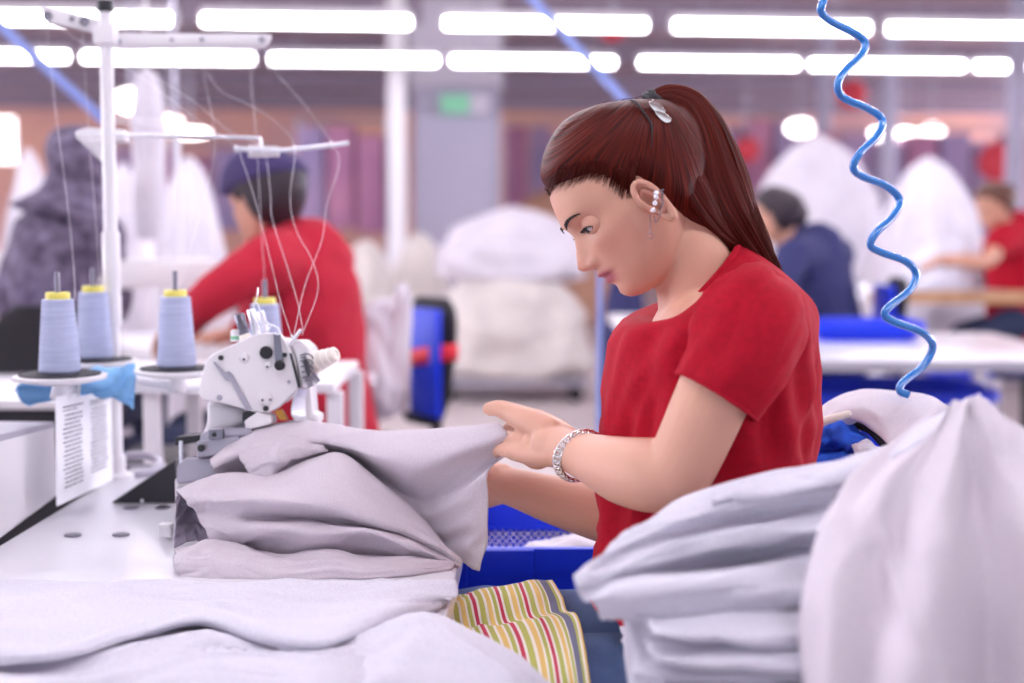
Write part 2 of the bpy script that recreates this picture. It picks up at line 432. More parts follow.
# far (right) arm
EF = P(668, 535, 1.90); WF = P(502, 484, 1.985)
b.tube([P(728, 325, 1.90), P(700, 430, 1.90), EF], [.045, .038, .036], 18, smooth=14, round_=True)
b.tube([EF, P(620, 520, 1.915), P(560, 502, 1.95), P(522, 490, 1.97), WF, P(488, 478, 1.99)], [.037, .038, .034, .028, .0255, .025], 22, smooth=18, round_=True)
NAILS = []
def hand(b, W, f, n, curls, spread=.0, th=None, k=1.0, L=.088):
    """W wrist, f towards fingers, n palm normal; thumb side s"""
    f = f.normalized(); n = (n-f*n.dot(f)).normalized()
    s = th.normalized(); s = (s-f*s.dot(f)-n*s.dot(n)).normalized()
    bases = []
    for i, (o, ln) in enumerate([(.030, .93), (.0105, 1.0), (-.0095, .95), (-.028, .84)]):
        kn = W+f*(L*ln)*k+s*o*k-n*(.004-.0012*abs(i-1))*k
        b.tube([W+s*o*.45*k-f*.01, W+f*L*.5*ln*k+s*o*.8*k, kn], [.0165*k, .0145*k, .0115*k], 14, smooth=10, round_=True)
        p = kn; ang = 0; pts = [p]; dr = f
        lens = [(.040, .024, .020), (.044, .028, .021), (.041, .026, .021), (.033, .020, .019)][i]
        for q in range(3):
            ang += curls[i][q]
            dr = (f*math.cos(ang)+n*math.sin(ang)+s*(spread*(1.5-i)))
            p = p+dr.normalized()*lens[q]*k; pts.append(p)
        b.tube(pts, [.0098*k, .0088*k, .0080*k, .0066*k], 12, smooth=13, round_=True)
        NAILS.append((pts[3], dr.normalized(), (-n*math.cos(ang)+f*math.sin(ang))))
    b.ell(W+f*.035*k+n*.004-s*.012*k, (.024*k, .018*k, .026*k)); b.ell(W+f*.03*k+s*.02*k+n*.008, (.022*k, .018*k, .020*k))
    return f, n, s
# near hand: pinching the cloth, thumb over its top edge
fN = P(506, 430, 1.865)-WR
nN = cf(-.12, -.30, .95)
f_, n_, s_ = hand(b, WR+fN.normalized()*.008, fN, nN, [(.25, .35, .3), (.25, .35, .3), (.22, .3, .25), (.18, .22, .2)], .0, cf(-.25, .95, .2), .98, L=.080)
b.tube([P(549, 432, 1.785), P(532, 423, 1.805), P(513, 414, 1.835), P(499, 408.5, 1.85), P(489, 409, 1.862)], [.0195, .0185, .0145, .0115, .0090], 14, smooth=14, round_=True)
# far hand under the cloth
fF = P(455, 487, 2.05)-WF
hand(b, WF+fF.normalized()*.008, fF, cf(0, .2, -1), [(.4, .5, .3)]*4, .03, cf(-.2, .95, 0), .95)
b.tube([P(490, 474, 1.99), P(475, 468, 2.0), P(462, 466, 2.0)], [.016, .013, .009], 12, smooth=10, round_=True)
body = remesh(b, .0026, 3)
nb = len(body.v)
# ears (helix, bowl, lobe) welded on as part of the skin
def ear(side):
    e = MB(); s = side
    E = lambda F, U, o=0: H(F, s*(57.5+o), U)
    hx = [(3, -3, 2), (7, 8, 4), (8, 18, 6), (3, 28, 8), (-6, 33, 10), (-15, 31, 12), (-20, 22, 13), (-20, 10, 11), (-16, -2, 8), (-10, -11, 6), (-4, -16, 4), (0, -12, 3), (2, -5, 2)]
    # tilt the ear with the photo
    tl = math.radians(-16)
    def q(F, U, o):
        F = (F+6)*.62+9; U = (U-9)*.98-3; o = o*.85
        F2 = F*math.cos(tl)-U*math.sin(tl); U2 = F*math.sin(tl)+U*math.cos(tl); return E(F2-3, U2-1, o)
    e.tube([q(*a) for a in hx], [2.6*HS, 2.8*HS, 3.1*HS, 3.3*HS, 3.2*HS, 3.1*HS, 2.9*HS, 2.9*HS, 3.0*HS, 4.2*HS, 4.6*HS, 3.6*HS, 2.4*HS], 10, smooth=60)
    e.tube([q(-1, 22, 5), (q(-9, 24, 8)), q(-13, 15, 9), q(-12, 4, 7.5), q(-7, -4, 5), q(-1, -4, 4)], [2*HS, 2.4*HS, 2.6*HS, 2.6*HS, 2.4*HS, 2.2*HS], 8, smooth=36, round_=True)
    G = []
    for i in range(13):     # bowl sheet
        r = i/12
        G.append([q(-6+(a[0]+6)*r, 9+(a[1]-9)*r, a[2]*r+(1-r)*(-1.5)) for a in hx+[hx[0]]])
    e.grid(G, False)
    e.ell(q(4, 3, 3), (2.6*HS, 2.6*HS, 4*HS)); e.ell(q(-5, -13, 4.5), (4.5*HS, 3*HS, 5*HS))
    return e
for sd in (1, -1):
    e = ear(sd); body.add(e.v, e.f)
# eyelids
def lids(side):
    e = MB(); c = Vector((55.5, side*27.5, 14)); r = 12.6
    G = []
    for i in range(13):       # upper lid, lowered; lower lid
        row = []
        for k in range(27):
            az_ = -85+205*k/26; op = max(0, 1-((az_-8)/52)**2)**.6; lo = -13+19*op; ph = R(95-(95-lo)*i/12); t = side*R(az_)
            row.append(H(*(c+Vector((math.cos(ph)*math.cos(t), math.cos(ph)*math.sin(t), math.sin(ph)))*(r+.25*(i > 10)))))
        G.append(row)
    e.grid(G, False)
    G = []
    for i in range(8):
        row = []
        for k in range(27):
            az_ = -85+205*k/26; op = max(0, 1-((az_-8)/52)**2)**.6; hi = -12.5-15*op; ph = R(-80+(80+hi)*i/7); t = side*R(az_)
            row.append(H(*(c+Vector((math.cos(ph)*math.cos(t), math.cos(ph)*math.sin(t), math.sin(ph)))*r)))
        G.append(row)
    e.grid(G, False); return e
for sd in (1, -1):
    e = lids(sd); body.add(e.v, e.f)
fbody = body.build('body', 'skin', woman, angle=0)
# skin tone per vertex (lips, blush, natural variation)
HI = HM.inverted(); A = np.array([tuple(v.co) for v in fbody.data.vertices])+np.array(wloc(woman)); L_ = apply(HI, A)/HS
x, y, U = L_[:, 0], np.abs(L_[:, 1]), L_[:, 2]
base = np.array(lin('d8a78f')[:3]); lip = np.array(lin('b0616a')[:3]); red = np.array(lin('d2917f')[:3]); brow = np.array(lin('3a221c')[:3])
g = lambda v, c, s: np.exp(-((v-c)/s)**2)
wl = np.where(x > 58, np.clip(1.5*np.exp(-(np.abs(U+35.5)/7.2)**4)*np.exp(-(y/17.5)**4), 0, 1), 0)
bl = np.where(x > 30, .5*g(U, -12, 16)*g(y, 38, 16)+.5*g(U, -13, 8)*g(y, 0, 14)+.5*g(U, 20, 9)*g(y, 27, 14), 0)
hd = np.array([noise.noise(Vector(a)*25) for a in A])*.12
bl = np.clip(bl+hd+.12+.35*((np.abs(y-60) < 14) & (x > -30) & (x < 16) & (U > -25) & (U < 45)), 0, 1)
c = base*(1-bl[:, None])+red*bl[:, None]; c = c*(1-wl[:, None])+lip*wl[:, None]
ca = fbody.data.color_attributes.new('tone', 'FLOAT_COLOR', 'POINT'); buf = np.ones((len(A), 4), 'f'); buf[:, :3] = c; ca.data.foreach_set('color', buf.ravel())
# eyes, brows, lashes
for sd in (1, -1):
    c = Vector((55.5, sd*27.5, 14))
    e = MB().ell(H(*c), 11.8*HS, seg=28, rings=18).build('eye', 'eye_white', woman)
    gz = Vector((math.cos(R(-20)), 0, math.sin(R(-20))))
    MB().ell(H(*(c+gz*6.6)), 6.4*HS, seg=24, rings=14).build('iris', 'iris', e, label='dark brown iris')
    l = MB()
    for k in range(17):
        az_ = -38+98*k/16; t = sd*R(az_); ph = R(-13+19*max(0, 1-((az_-8)/52)**2)**.6)
        d = Vector((math.cos(ph)*math.cos(t), math.cos(ph)*math.sin(t), math.sin(ph)))
        p = c+d*12.6
        l.tube([H(*p), H(*(p+d*2.4+Vector((0, 0, -1.2)))), H(*(p+d*4.6+Vector((0, 0, -1.2))))], [.00065, .0005, .0002], 5)
    lp = []
    for k in range(21):
        az_ = -43+104*k/20; t = sd*R(az_); ph = R(-13+19*max(0, 1-((az_-8)/52)**2)**.6); lp.append(H(*(c+Vector((math.cos(ph)*math.cos(t), math.cos(ph)*math.sin(t), math.sin(ph)))*12.8)))
    l.tube(lp, .0006, 6)
    l.build('eyelashes', 'lash', woman)
    l = MB()
    for k in range(90):
        t = k/89; yy = 12+27*t; uu = 27+4.5*math.sin(t*2.3)-1.5*t*t; xx = 78.6-.0125*(yy-6)**2
        for q in range(2):
            j = random.uniform(-1, 1)*(2.4-1.8*t)
            p = Vector((xx, sd*yy, uu+j)); dd = Vector((-.16*(t+.2)*5, sd*3.4, .9-1.6*t))
            l.tube([H(*(p+Vector((.3, 0, 0)))), H(*(p+dd*.6+Vector((.8, 0, 0)))), H(*(p+dd*1.1))], [.0006, .0005, .0002], 4)
    l.build('eyebrow', 'lash', woman)
# hair cap, ponytail, loose hairs
G, uv = hair_cap(); G = apply(HM, G.reshape(-1, 3))
hb = MB(); hb.add(G.tolist(), head_faces(150, 240), uv); hair = hb.build('hair', M['hair'], woman, angle=0, label='dark red hair combed back')
def ponytail(path, seg=120, n=90, seed=3, rx=1.0, ry=.62):
    q = cat([list(P(px, py, d))+[r*HS] for px, py, d, r in path], n); b = MB(); pts = [Vector(a[:3]) for a in q]; out = []; uvs = []
    nn = CD.copy()
    for i, p in enumerate(pts):
        t = (pts[min(i+1, n-1)]-pts[max(i-1, 0)]).normalized(); nn = (CD-t*CD.dot(t)).normalized(); bb = t.cross(nn); r = max(q[i][3], .0005)
        ring = []
        for j in range(seg):
            a = 2*math.pi*j/seg
            k = 1+.10*noise.noise(Vector((math.cos(a)*3.2+seed, math.sin(a)*3.2, i/n*1.6)))+.055*noise.noise(Vector((math.cos(a)*11, math.sin(a)*11+seed, i/n*2)))+.03*noise.noise(Vector((math.cos(a)*26, math.sin(a)*26+seed, i/n*2)))
            ring.append(p+(bb*math.cos(a)*rx+nn*math.sin(a)*ry)*r*k); uvs.append((j/seg, i/n*1.3))
        out.append(ring)
    b.rings(out)
    for i, u in enumerate(uvs): b.uv[i] = u
    return b
pt = ponytail([(652, 109, 1.752, 6), (659, 101, 1.75, 12), (672, 99, 1.75, 15), (687, 108, 1.75, 21), (697, 128, 1.75, 28), (704, 155, 1.75, 34), (712, 185, 1.75, 37), (724, 212, 1.75, 34), (741, 237, 1.755, 26), (757, 256, 1.76, 18), (769, 270, 1.765, 10), (778, 284, 1.77, 3)])
for i in range(130):      # separate locks and fly-aways over the tail
    a = random.uniform(0, 2*math.pi); k = random.uniform(.92, 1.07); pts = []
    for (px, py, r) in [(655, 107, 7), (672, 98, 14), (695, 122, 25), (706, 158, 34), (716, 192, 36), (734, 226, 30), (758, 257, 18), (776+random.uniform(-4, 6), 282+random.uniform(-8, 14), 4)]:
        q = P(px, py, 1.752); ang = math.atan2(170-py, 0) if 0 else 0
        ox = math.cos(a)*r*k; pts.append(q+CR*ox*HS*.8+CU*ox*HS*.42+CD*(math.sin(a)*r*.62*HS*k))
    pt.tube(pts, [.0006]*7+[.0003], 4, smooth=30)
pt.build('ponytail', M['hair'], woman, angle=0, label='long red ponytail')
nape = ponytail([(668, 140, 1.752, 6), (668, 150, 1.752, 14), (672, 165, 1.752, 21), (681, 188, 1.752, 27), (696, 211, 1.752, 24), (718, 234, 1.752, 14), (742, 250, 1.755, 6)], seed=9, rx=1.0, ry=1.75)
nape.build('nape_hair', M['hair'], woman, angle=0)
fl = MB()
for i in range(26):
    x0 = random.uniform(770, 800); y0 = random.uniform(235, 300)
    fl.tube([P(766, 255, 1.76), P(778+random.uniform(-3, 4), 285, 1.72), P(795+random.uniform(-5, 5), 315, 1.70), P(808+random.uniform(-8, 6), 345+random.uniform(-15, 25), 1.70)], [.0006, .0004, .0003, .0002], 4, smooth=18)
for i in range(30):
    t = random.uniform(0, 1); px = 560+90*t; py = 122-20*math.sin(t*2.4)
    fl.tube([P(px, py+4, 1.75+random.uniform(-.03, .03)), P(px+8, py-3, 1.75), P(px+18+random.uniform(-5, 8), py-5+random.uniform(-4, 5), 1.74)], [.0003, .00025, .00015], 4, smooth=8)
fl.build('loose_hair', M['hair'], woman, angle=0)
# baby hairs feathering the hairline
bh = MB()
for side in (1, -1):
    for i in range(330):
        t = random.uniform(0, 10.5); k = int(t); f = t-k; a = HPOLY[k]; c_ = HPOLY[k+1]; F_, U_ = a[0]+(c_[0]-a[0])*f, a[1]+(c_[1]-a[1])*f
        if F_ > 74: continue
        dv_ = np.array([TIE[0]-F_, TIE[2]+14-U_]); dv_ /= np.linalg.norm(dv_); st_ = random.uniform(-7, 3); ln_ = random.uniform(18, 34); pts = []
        for q in range(5):
            s_ = st_+ln_*q/4; pts.append(H(*surf(F_+dv_[0]*s_+random.uniform(-.5, .5), U_+dv_[1]*s_, side, [.3, .9, 3.0, 6.0, 7.5][q])))
        bh.tube(pts, [.0001, .00028, .0005, .0006, .0003], 4, smooth=9)
bh.build('fine_hair', M['hair'], woman, angle=0)  # baby
# hair tie and clip
tie = MB()
c0 = P(655, 108, 1.752); ax = (P(668, 99, 1.75)-P(642, 118, 1.752)).normalized(); qm = ax.to_track_quat('Z', 'Y').to_matrix()
def torus(mb, c, q, R0, r, n=30, seg=10, wob=0):
    mb.rings([[Vector(c)+q @ Vector(((R0+r*math.cos(v))*math.cos(u), (R0+r*math.cos(v))*math.sin(u), r*math.sin(v)+wob*math.sin(6*u))) for v in [2*math.pi*k/seg for k in range(seg)]] for u in [2*math.pi*j/n for j in range(n+1)]], False, False)
torus(tie, c0, qm, .0185, .0055, wob=.0012); torus(tie, c0+ax*.006, qm, .0180, .0048, wob=-.001)
tie_o = tie.build('hair_tie', 'black_rubber', woman)
cl = MB()
for (a, bb_) in (((651, 103), (659, 113)), ((657, 112), (665, 121))):
    pa, pb = P(*a, 1.682), P(*bb_, 1.682)
    cc = (pa+pb)/2; ax2 = (pb-pa).normalized(); nm = CD
    o = [cc+ax2*math.cos(t)*.0100+CR*math.sin(t)*.0105*(1 if math.sin(t) > 0 else .35) for t in [2*math.pi*k/20 for k in range(20)]]
    cl.prism(o, CD*.004, .0006)
clip = cl.build('hair_clip', 'silver', woman, label='silver crystal hair clip')
cr = MB()
for k in range(26):
    t = k/25; cr.ell(P(651+14*t+random.uniform(-3, 3), 103+17*t+random.uniform(-3, 3), 1.6865), .0011, seg=6, rings=4)
cr.build('crystal', 'crystal', clip, kind='stuff')
seam = MB(); seam.tube([H(*surf(F_, U_, 1, 10.2)) for F_, U_ in ((-43, 86), (-41, 74), (-38, 60), (-36, 49))], .0011, 8, smooth=20); seam.tube([H(*surf(F_, U_, 1, 10)) for F_, U_ in ((-36, 49), (-30, 41), (-22, 33))], [.001, .0008, .0003], 8, smooth=14)
seam.build('hair_band', 'black_rubber', woman)
# earrings
er = MB()
for px, py in ((656, 193), (656, 197), (655, 203), (653, 210)):
    q = P(px, py, 1.662); er.ell(q, .0021, seg=12, rings=8); torus(er, q, Matrix.Rotation(R(90), 3, 'X'), .0024, .0006, 16, 6)
er.build('ear_studs', 'crystal', woman)
ch = MB(); ch.tube([P(650, 214, 1.663), P(650, 223, 1.66), P(650, 233, 1.66)], .0005, 6); torus(ch, P(650.5, 236, 1.66), Matrix.Rotation(R(90), 3, 'X'), .0032, .0004, 20, 6)
ch.tube([P(662, 190, 1.662), P(661, 205, 1.66), P(659, 218, 1.66), P(655.5, 222, 1.66), P(654, 216, 1.66)], .0006, 6, smooth=20)
ch.tube([P(663, 192, 1.662), P(663, 200, 1.66), P(662.5, 208, 1.66)], .0005, 6); ch.tube([P(659, 191, 1.66), P(664, 189.5, 1.66)], .001, 6); ch.tube([P(661, 194, 1.66), P(664, 193.5, 1.66)], .001, 6)
ch.build('ear_chain', 'dark_chrome', woman)
# bracelet: a curb chain round the left wrist
br = MB(); fa = (P(562, 447, 1.765)-P(600, 461, 1.695)).normalized(); cc = P(581, 457, 1.728); tilt = (fa+cf(.25, .45, .1)*.55).normalized(); qb = tilt.to_track_quat('Z', 'Y').to_matrix()
for k in range(26):
    u = 2*math.pi*k/26; p = cc+qb @ Vector((math.cos(u)*.0315, math.sin(u)*.0315, 0)); tg = qb @ Vector((-math.sin(u), math.cos(u), 0)); rd = (p-cc).normalized()
    ln = Matrix((tg, tilt, rd)).transposed() @ Matrix.Rotation(R(38), 3, 'X')
    br.rings([[p+ln @ Vector(((.0058+.0018*math.cos(v))*math.cos(w), (.0048+.0018*math.cos(v))*math.sin(w), .0018*math.sin(v))) for v in [2*math.pi*a/8 for a in range(8)]] for w in [2*math.pi*a/16 for a in range(17)]], False, False)
br.build('bracelet', 'silver', woman, angle=60, label='silver curb chain bracelet')
# T-shirt ------------------------------------------------------------
def ring(c, A, B, n=80, pw=2.3, wob=0, sd=0):
    c = Vector(c); out = []
    for k in range(n):
        t = 2*math.pi*k/n; co, si = math.cos(t), math.sin(t)
        out.append(c+A*math.copysign(abs(co)**(2/pw), co)+B*math.copysign(abs(si)**(2/pw), si))
    return out
def vec(dx, dy, s=WD): return CR*(dx/FPX*s)-CU*(dy/FPX*s)
sh = MB(); lat = V(0, -1, 0)
TR = [((701, 284), (-36, 40), .060), ((701.5, 286), (-42, 40), .074), ((705, 292), (-60, 30), .125), ((709, 300), (-74, 20), .160), ((713, 314), (-86, 10), .182), ((711, 342), (-91, 2), .180),
      ((709, 380), (-96, 0), .168), ((707, 415), (-99, 0), .160), ((706, 450), (-100, 0), .155), ((705, 490), (-101, 2), .155), ((704, 530), (-102, 2), .165), ((702, 560), (-106, 0), .176), ((698, 588), (-108, -4), .184), ((696, 598), (-110, -6), .186)]
rr = []
for (cx, cy), (ax_, ay_), bl_ in TR: rr.append([P(cx, cy, 1.765)]+[vec(ax_, ay_), bl_])
K = 70; q = cat([list(a[0])+list(a[1])+[a[2]] for a in rr], K)
RS = []
for i, a in enumerate(q):
    R1 = ring(a[:3], Vector(a[3:6]), lat*a[6], 110, 2.15+.3*min(1, i/20)); o = []
    for k, p in enumerate(R1):
        th = 2*math.pi*k/110; v = i/K; c_ = Vector(a[:3]); out_ = (p-c_); out_.normalize()
        amp = .018*min(1, max(0, v-.05)*2.5)
        w = noise.noise(Vector((math.cos(th)*2.2, math.sin(th)*2.2, v*3+math.cos(th)*1.5)))*.9+noise.noise(Vector((math.cos(th)*4+v*4, math.sin(th)*4, v*2.2)))*.7
        w2 = (1-abs(noise.noise(Vector((math.cos(th)*3-v*5, math.sin(th)*3+v*3, v*3+4))))*2.6)*.35
        o.append(p+out_*amp*(w+w2))
    RS.append(o)
sh.rings(RS, False, False)
# inner fold at neckline and hem
tsh = sh.build('t_shirt', 'tee_red', woman, thick=.003, angle=0, label='red crew-neck T-shirt')
nk = MB(); nk.tube(RS[1]+[RS[1][0]], 0.0052, 8); nk.build('collar', 'tee_red', tsh, angle=0)
hm = MB(); hm.tube(RS[-1]+[RS[-1][0]], .0035, 8); hm.build('hem', 'tee_red', tsh, angle=0)
def sleeve(pts, rad, axes, name='sleeve', sd=0, ry=1.0):
    q = cat([list(p)+[r] for p, r in zip(pts, rad)], 36); n = 60; out = []
    for i in range(36):
        p = Vector(q[i][:3]); t = (Vector(q[min(i+1, 35)][:3])-Vector(q[max(i-1, 0)][:3])).normalized()
        u = (CD-t*CD.dot(t)).normalized(); w = t.cross(u); r = q[i][3]; rg = []
        for k in range(n):
            a = 2*math.pi*k/n
            z = 1+.10*noise.noise(Vector((math.cos(a)*2+sd, math.sin(a)*2+i*.05, i*.06)))+.07*(1-2*abs(noise.noise(Vector((math.cos(a)*3+i*.07+sd, math.sin(a)*3, i*.05)))))
            rg.append(p+(w*math.cos(a)+u*math.sin(a)*ry)*r*z)
        out.append(rg)
    b = MB(); b.rings(out, False, False)
    ins = [[Vector(p)*.94+Vector(q[35][:3])*.06 for p in out[-1]], [Vector(p)*.92+Vector(q[30][:3])*.08 for p in out[-6]]]
    o = b.build(name, 'tee_red', tsh, thick=.003, angle=0)
    MB().tube(out[-1]+[out[-1][0]], .0027, 8).build('cuff', 'tee_red', tsh, angle=0)
sleeve([P(754, 300, 1.70), P(755, 312, 1.645), P(750, 328, 1.605), P(738, 360, 1.585), P(716, 396, 1.582)], [.036, .052, .060, .057, .0485], None)
sleeve([P(712, 296, 1.82), P(722, 306, 1.87), P(736, 335, 1.905), P(720, 370, 1.905), P(708, 396, 1.90)], [.045, .054, .056, .050, .046], None, sd=5)
# jeans and shoes
jn = MB()
pel = P(700, 630, 1.765)
jn.ell(V(pel.x+.01, pel.y, .62), (.135, .17, .12))
for (hx, hy, kx, ky, s_) in ((.235, 1.665, -.215, 1.60, 1), (.235, 1.865, -.20, 1.90, 2)):
    jn.tube([V(hx, hy, .615), V(hx-.15, hy, .628), V(kx+.12, ky, .635), V(kx, ky, .615)], [.095, .088, .072, .062], 26, smooth=16, round_=True)
    jn.tube([V(kx, ky, .60), V(kx-.01, ky, .45), V(kx+.04, ky, .25), V(kx+.07, ky, .10)], [.062, .058, .052, .055], 24, smooth=16)
J = remesh(jn, .006, 4)
vv = []
for p in J.v:
    p = Vector(p); w = (1-2*abs(noise.noise(Vector((p.x*9+p.z*6, p.y*12, p.z*11)))))*.005+noise.noise(p*14)*.004
    d = Vector((0, p.y-(1.665 if p.y < 1.765 else 1.88), p.z-.62)); d = d.normalized() if d.length > 0 else d
    vv.append(tuple(p+d*w))
J.v = vv; J.build('jeans', 'denim', woman, angle=0, label='blue denim jeans')
for ky in (1.60, 1.90):
    s = MB(); out = []
    for i in range(15):
        t = i/14; xx = -.08-.25*t; w = .038+.012*math.sin(t*2.6); h = .085*(1-t)**1.3+.045
        if t > .93: w *= .7; h *= .8
        out.append([V(xx, ky+w*math.cos(a)*(1 if math.sin(a) > -.5 else .95), .008+h*.5+h*.5*math.sin(a)) for a in [2*math.pi*k/20 for k in range(20)]])
    s.rings(out).build('shoe', 'shoe', woman)

# ------------------------------------------------------------------ her chair
wl_ = empty('swivel_chair', (.26, 1.765, 0), 'dark swivel work chair under the woman in the red T-shirt', 'chair')
MB().box((.26, 1.765, .485), (.42, .44, .06), bev=.02).build('seat', 'navy', wl_)
MB().tube([V(.26, 1.765, .10), V(.26, 1.765, .46)], .022, 16).build('column', 'black_plastic', wl_)
for k in range(5):
    a = 2*math.pi*k/5; e = V(.26+.27*math.cos(a), 1.765+.27*math.sin(a), .075)
    l = MB().tube([V(.26, 1.765, .115), e], [.022, .014], 10).build('leg', 'black_plastic', wl_)
    MB().lathe([(.005, 0), (.025, .002), (.025, .022), (.005, .024)], e+V(-.012*math.sin(a), .012*math.cos(a), -.048), V(-math.sin(a), math.cos(a), 0)).build('caster', 'black_rubber', l)
MB().box((.50, 1.90, .74), (.045, .34, .22), bev=.02).build('backrest', 'navy', wl_)
MB().tube([V(.44, 1.78, .46), V(.53, 1.84, .47), V(.54, 1.89, .60), V(.525, 1.90, .75)], .014, 10, smooth=16).build('back_bracket', 'black_plastic', wl_)

# ------------------------------------------------------------------ striped cloth on her lap
cloth('striped_cloth', [[
 [(432, 612, 1.93), (480, 606, 1.96), (520, 598, 1.95), (560, 592, 1.93)],
 [(440, 600, 1.90), (480, 592, 1.90), (518, 583, 1.90), (551, 577, 1.88)],
 [(446, 606, 1.85), (486, 600, 1.84), (524, 594, 1.83), (562, 594, 1.82)],
 [(450, 628, 1.81), (492, 626, 1.80), (532, 619, 1.79), (567, 611, 1.77)],
 [(452, 630, 1.77), (496, 627, 1.75), (542, 622, 1.73), (578, 617, 1.70)],
 [(458, 648, 1.67), (505, 648, 1.65), (552, 647, 1.63), (585, 646, 1.60)],
 [(470, 690, 1.59), (515, 692, 1.57), (560, 692, 1.55), (592, 692, 1.53)],
 [(480, 730, 1.57), (520, 732, 1.55), (564, 732, 1.53), (596, 732, 1.51)]]], 'stripes', label='striped red, green and yellow cloth draped over the seated woman\'s thighs', cat_='cloth', amp=.004, seed=4, wl=(9, 18))
# ------------------------------------------------------------------ sewing table
tb = empty('sewing_table', (-.39, 1.75, 0), 'white-topped sewing machine table in front of the woman, grey jersey lying on it', 'table')
top = MB().prism([V(-.745, .95, .725), V(-.085, .95, .725), V(-.060, 2.62, .725), V(-.70, 2.62, .725)], V(0, 0, .035), .004).build('tabletop', 'white_table', tb)
for x0 in (-.66, -.13):
    for y0 in (1.05, 2.5): MB().box((x0, y0, .3625), (.045, .06, .725), bev=.004).build('leg', 'white_metal', tb)
MB().box((-.40, 1.05, .16), (.5, .04, .04), bev=.004).build('crossbar', 'white_metal', tb)
MB().box((-.40, 2.5, .16), (.5, .04, .04), bev=.004).build('crossbar', 'white_metal', tb)
for px, py in ((73, 535.5), (121, 535), (131, 508), (163, 508)):
    q = T(px, py, .7605); MB().lathe([(.001, .0), (.0125, 0), (.0125, .0015), (.011, .0022), (.004, .0016), (.001, .0016)], q, seg=24).build('screw_cap', 'dark_chrome', tb)
# white cover box beyond the left edge
wb = empty('machine_cover', (-.86, 2.1, 0), 'white painted box unit standing left of the sewing table', 'cabinet')
o = [P(-60, 452, 1.75), P(55, 424, 2.30), P(57, 497, 2.30), P(-60, 585, 1.75)]
MB().prism(o, V(-.16, .02, 0), .006).build('panel', 'white_metal', wb)
MB().prism([o[0]+V(0, -.004, .004), o[1]+V(0, -.004, .004), o[1]+V(0, 0, -.006), o[0]+V(0, 0, -.006)], V(-.165, .02, 0)).build('top_edge', 'machine_grey', wb)
for k in (0, 1):
    q = [V(-.84, 1.85, 0), V(-.93, 2.22, 0)][k]; MB().box(q+V(0, 0, .34), (.04, .04, .68), bev=.003).build('leg', 'black_plastic', wb)
MB().prism([V(-.84, 1.8, .58), V(-.88, 2.28, .58), V(-.96, 2.28, .58), V(-.93, 1.8, .58)], V(0, 0, .09), .004).build('underframe', 'black_plastic', wb)
# black wedge
q0, q1 = T(111, 503, .761), T(177, 503, .761)
hgt = (P(177, 459, 2.29)-P(177, 503, 2.29)).length
wd = MB(); dv = V(.0, .075, 0)
wd.prism([q0, q1, q1+V(0, 0, hgt)], dv, .0015)
w = wd.build('angled_rest', 'black_plastic', None, label='black wedge-shaped metal rest lying on the white tabletop by the overlock machine', cat_='rest')
MB().ell(P(142, 501, 2.27), .003, seg=10, rings=6).build('screw', 'chrome', w)
# grey ring tray behind wedge
q = T(132, 472, .761); tr = MB(); torus(tr, q+V(0, 0, .012), Matrix.Rotation(R(12), 3, 'X'), .05, .008, 36, 10); torus(tr, q+V(0, 0, .004), Matrix.Identity(3), .047, .0035, 36, 8)
tr.build('wire_ring', 'machine_grey', None, label='grey looped metal ring lying on the tabletop behind the black wedge', cat_='ring')

# ------------------------------------------------------------------ overlock machine
D0 = 2.04
mc = empty('overlock_machine', P(240, 520, 2.12), 'white industrial overlock sewing machine with exposed looper end, grey jersey under its foot', 'sewing machine')
mc.location.z = .76
def mz(x, y): return (180+x/4.556, 290+y/4.556)          # from the enlarged view of the head
def plate(pts, d, dep, m, name, par=mc, bev=.003, **k):
    return MB().prism([P(*mz(x, y), d) for x, y in pts], CD*dep, bev).build(name, m, par, angle=35, **k)
plate([(118, 318), (150, 290), (330, 205), (372, 196), (452, 194), (482, 232), (522, 312), (546, 440), (530, 458), (440, 545), (398, 562), (322, 552), (205, 520), (104, 502), (86, 476), (92, 420)], D0, .018, 'machine_white', 'cover_plate')
plate([(125, 322), (160, 285), (335, 212), (470, 215), (560, 250), (600, 320), (590, 420), (540, 440), (440, 530), (330, 540), (205, 510), (110, 490)], D0+.019, .10, 'machine_white', 'head_casting', bev=.012)
plate([(118, 505), (300, 548), (310, 600), (210, 640), (205, 700), (85, 700), (120, 600)], D0+.03, .09, 'machine_white', 'arm_column', bev=.010)
plate([(92, 655), (130, 632), (300, 628), (330, 660), (300, 700), (85, 720)], D0+.0, .12, 'machine_grey', 'bed_block', bev=.004)
plate([(205, 632), (310, 628), (330, 640), (330, 664), (205, 668)], D0-.008, .02, 'machine_grey', 'needle_plate', bev=.003)
# face end with parts to the right of the plate
plate([(500, 240), (545, 222), (590, 260), (602, 330), (585, 420), (560, 455), (548, 430), (528, 312)], D0+.004, .09, 'machine_white', 'face_cover', bev=.006)
plate([(556, 450), (596, 430), (606, 560), (632, 568), (632, 606), (520, 606), (540, 520)], D0+.02, .06, 'machine_white', 'foot_guard', bev=.004)
plate([(290, 598), (352, 556), (412, 572), (418, 610), (300, 640)], D0-.004, .05, 'machine_white', 'looper_cover', bev=.003)
plate([(282, 560), (300, 552), (350, 560), (300, 600), (284, 600)], D0+.01, .02, 'black_plastic', 'gap_shield', bev=.001)
plate([(150, 330), (158, 326), (206, 375), (222, 370), (240, 385), (328, 548), (300, 545), (232, 420), (208, 412), (200, 400)], D0-.004, .004, 'machine_grey', 'thread_lever', bev=.0008)
plate([(424, 200), (455, 192), (470, 330), (434, 345)], D0-.008, .006, 'dark_chrome', 'take_up_arm', bev=.001)
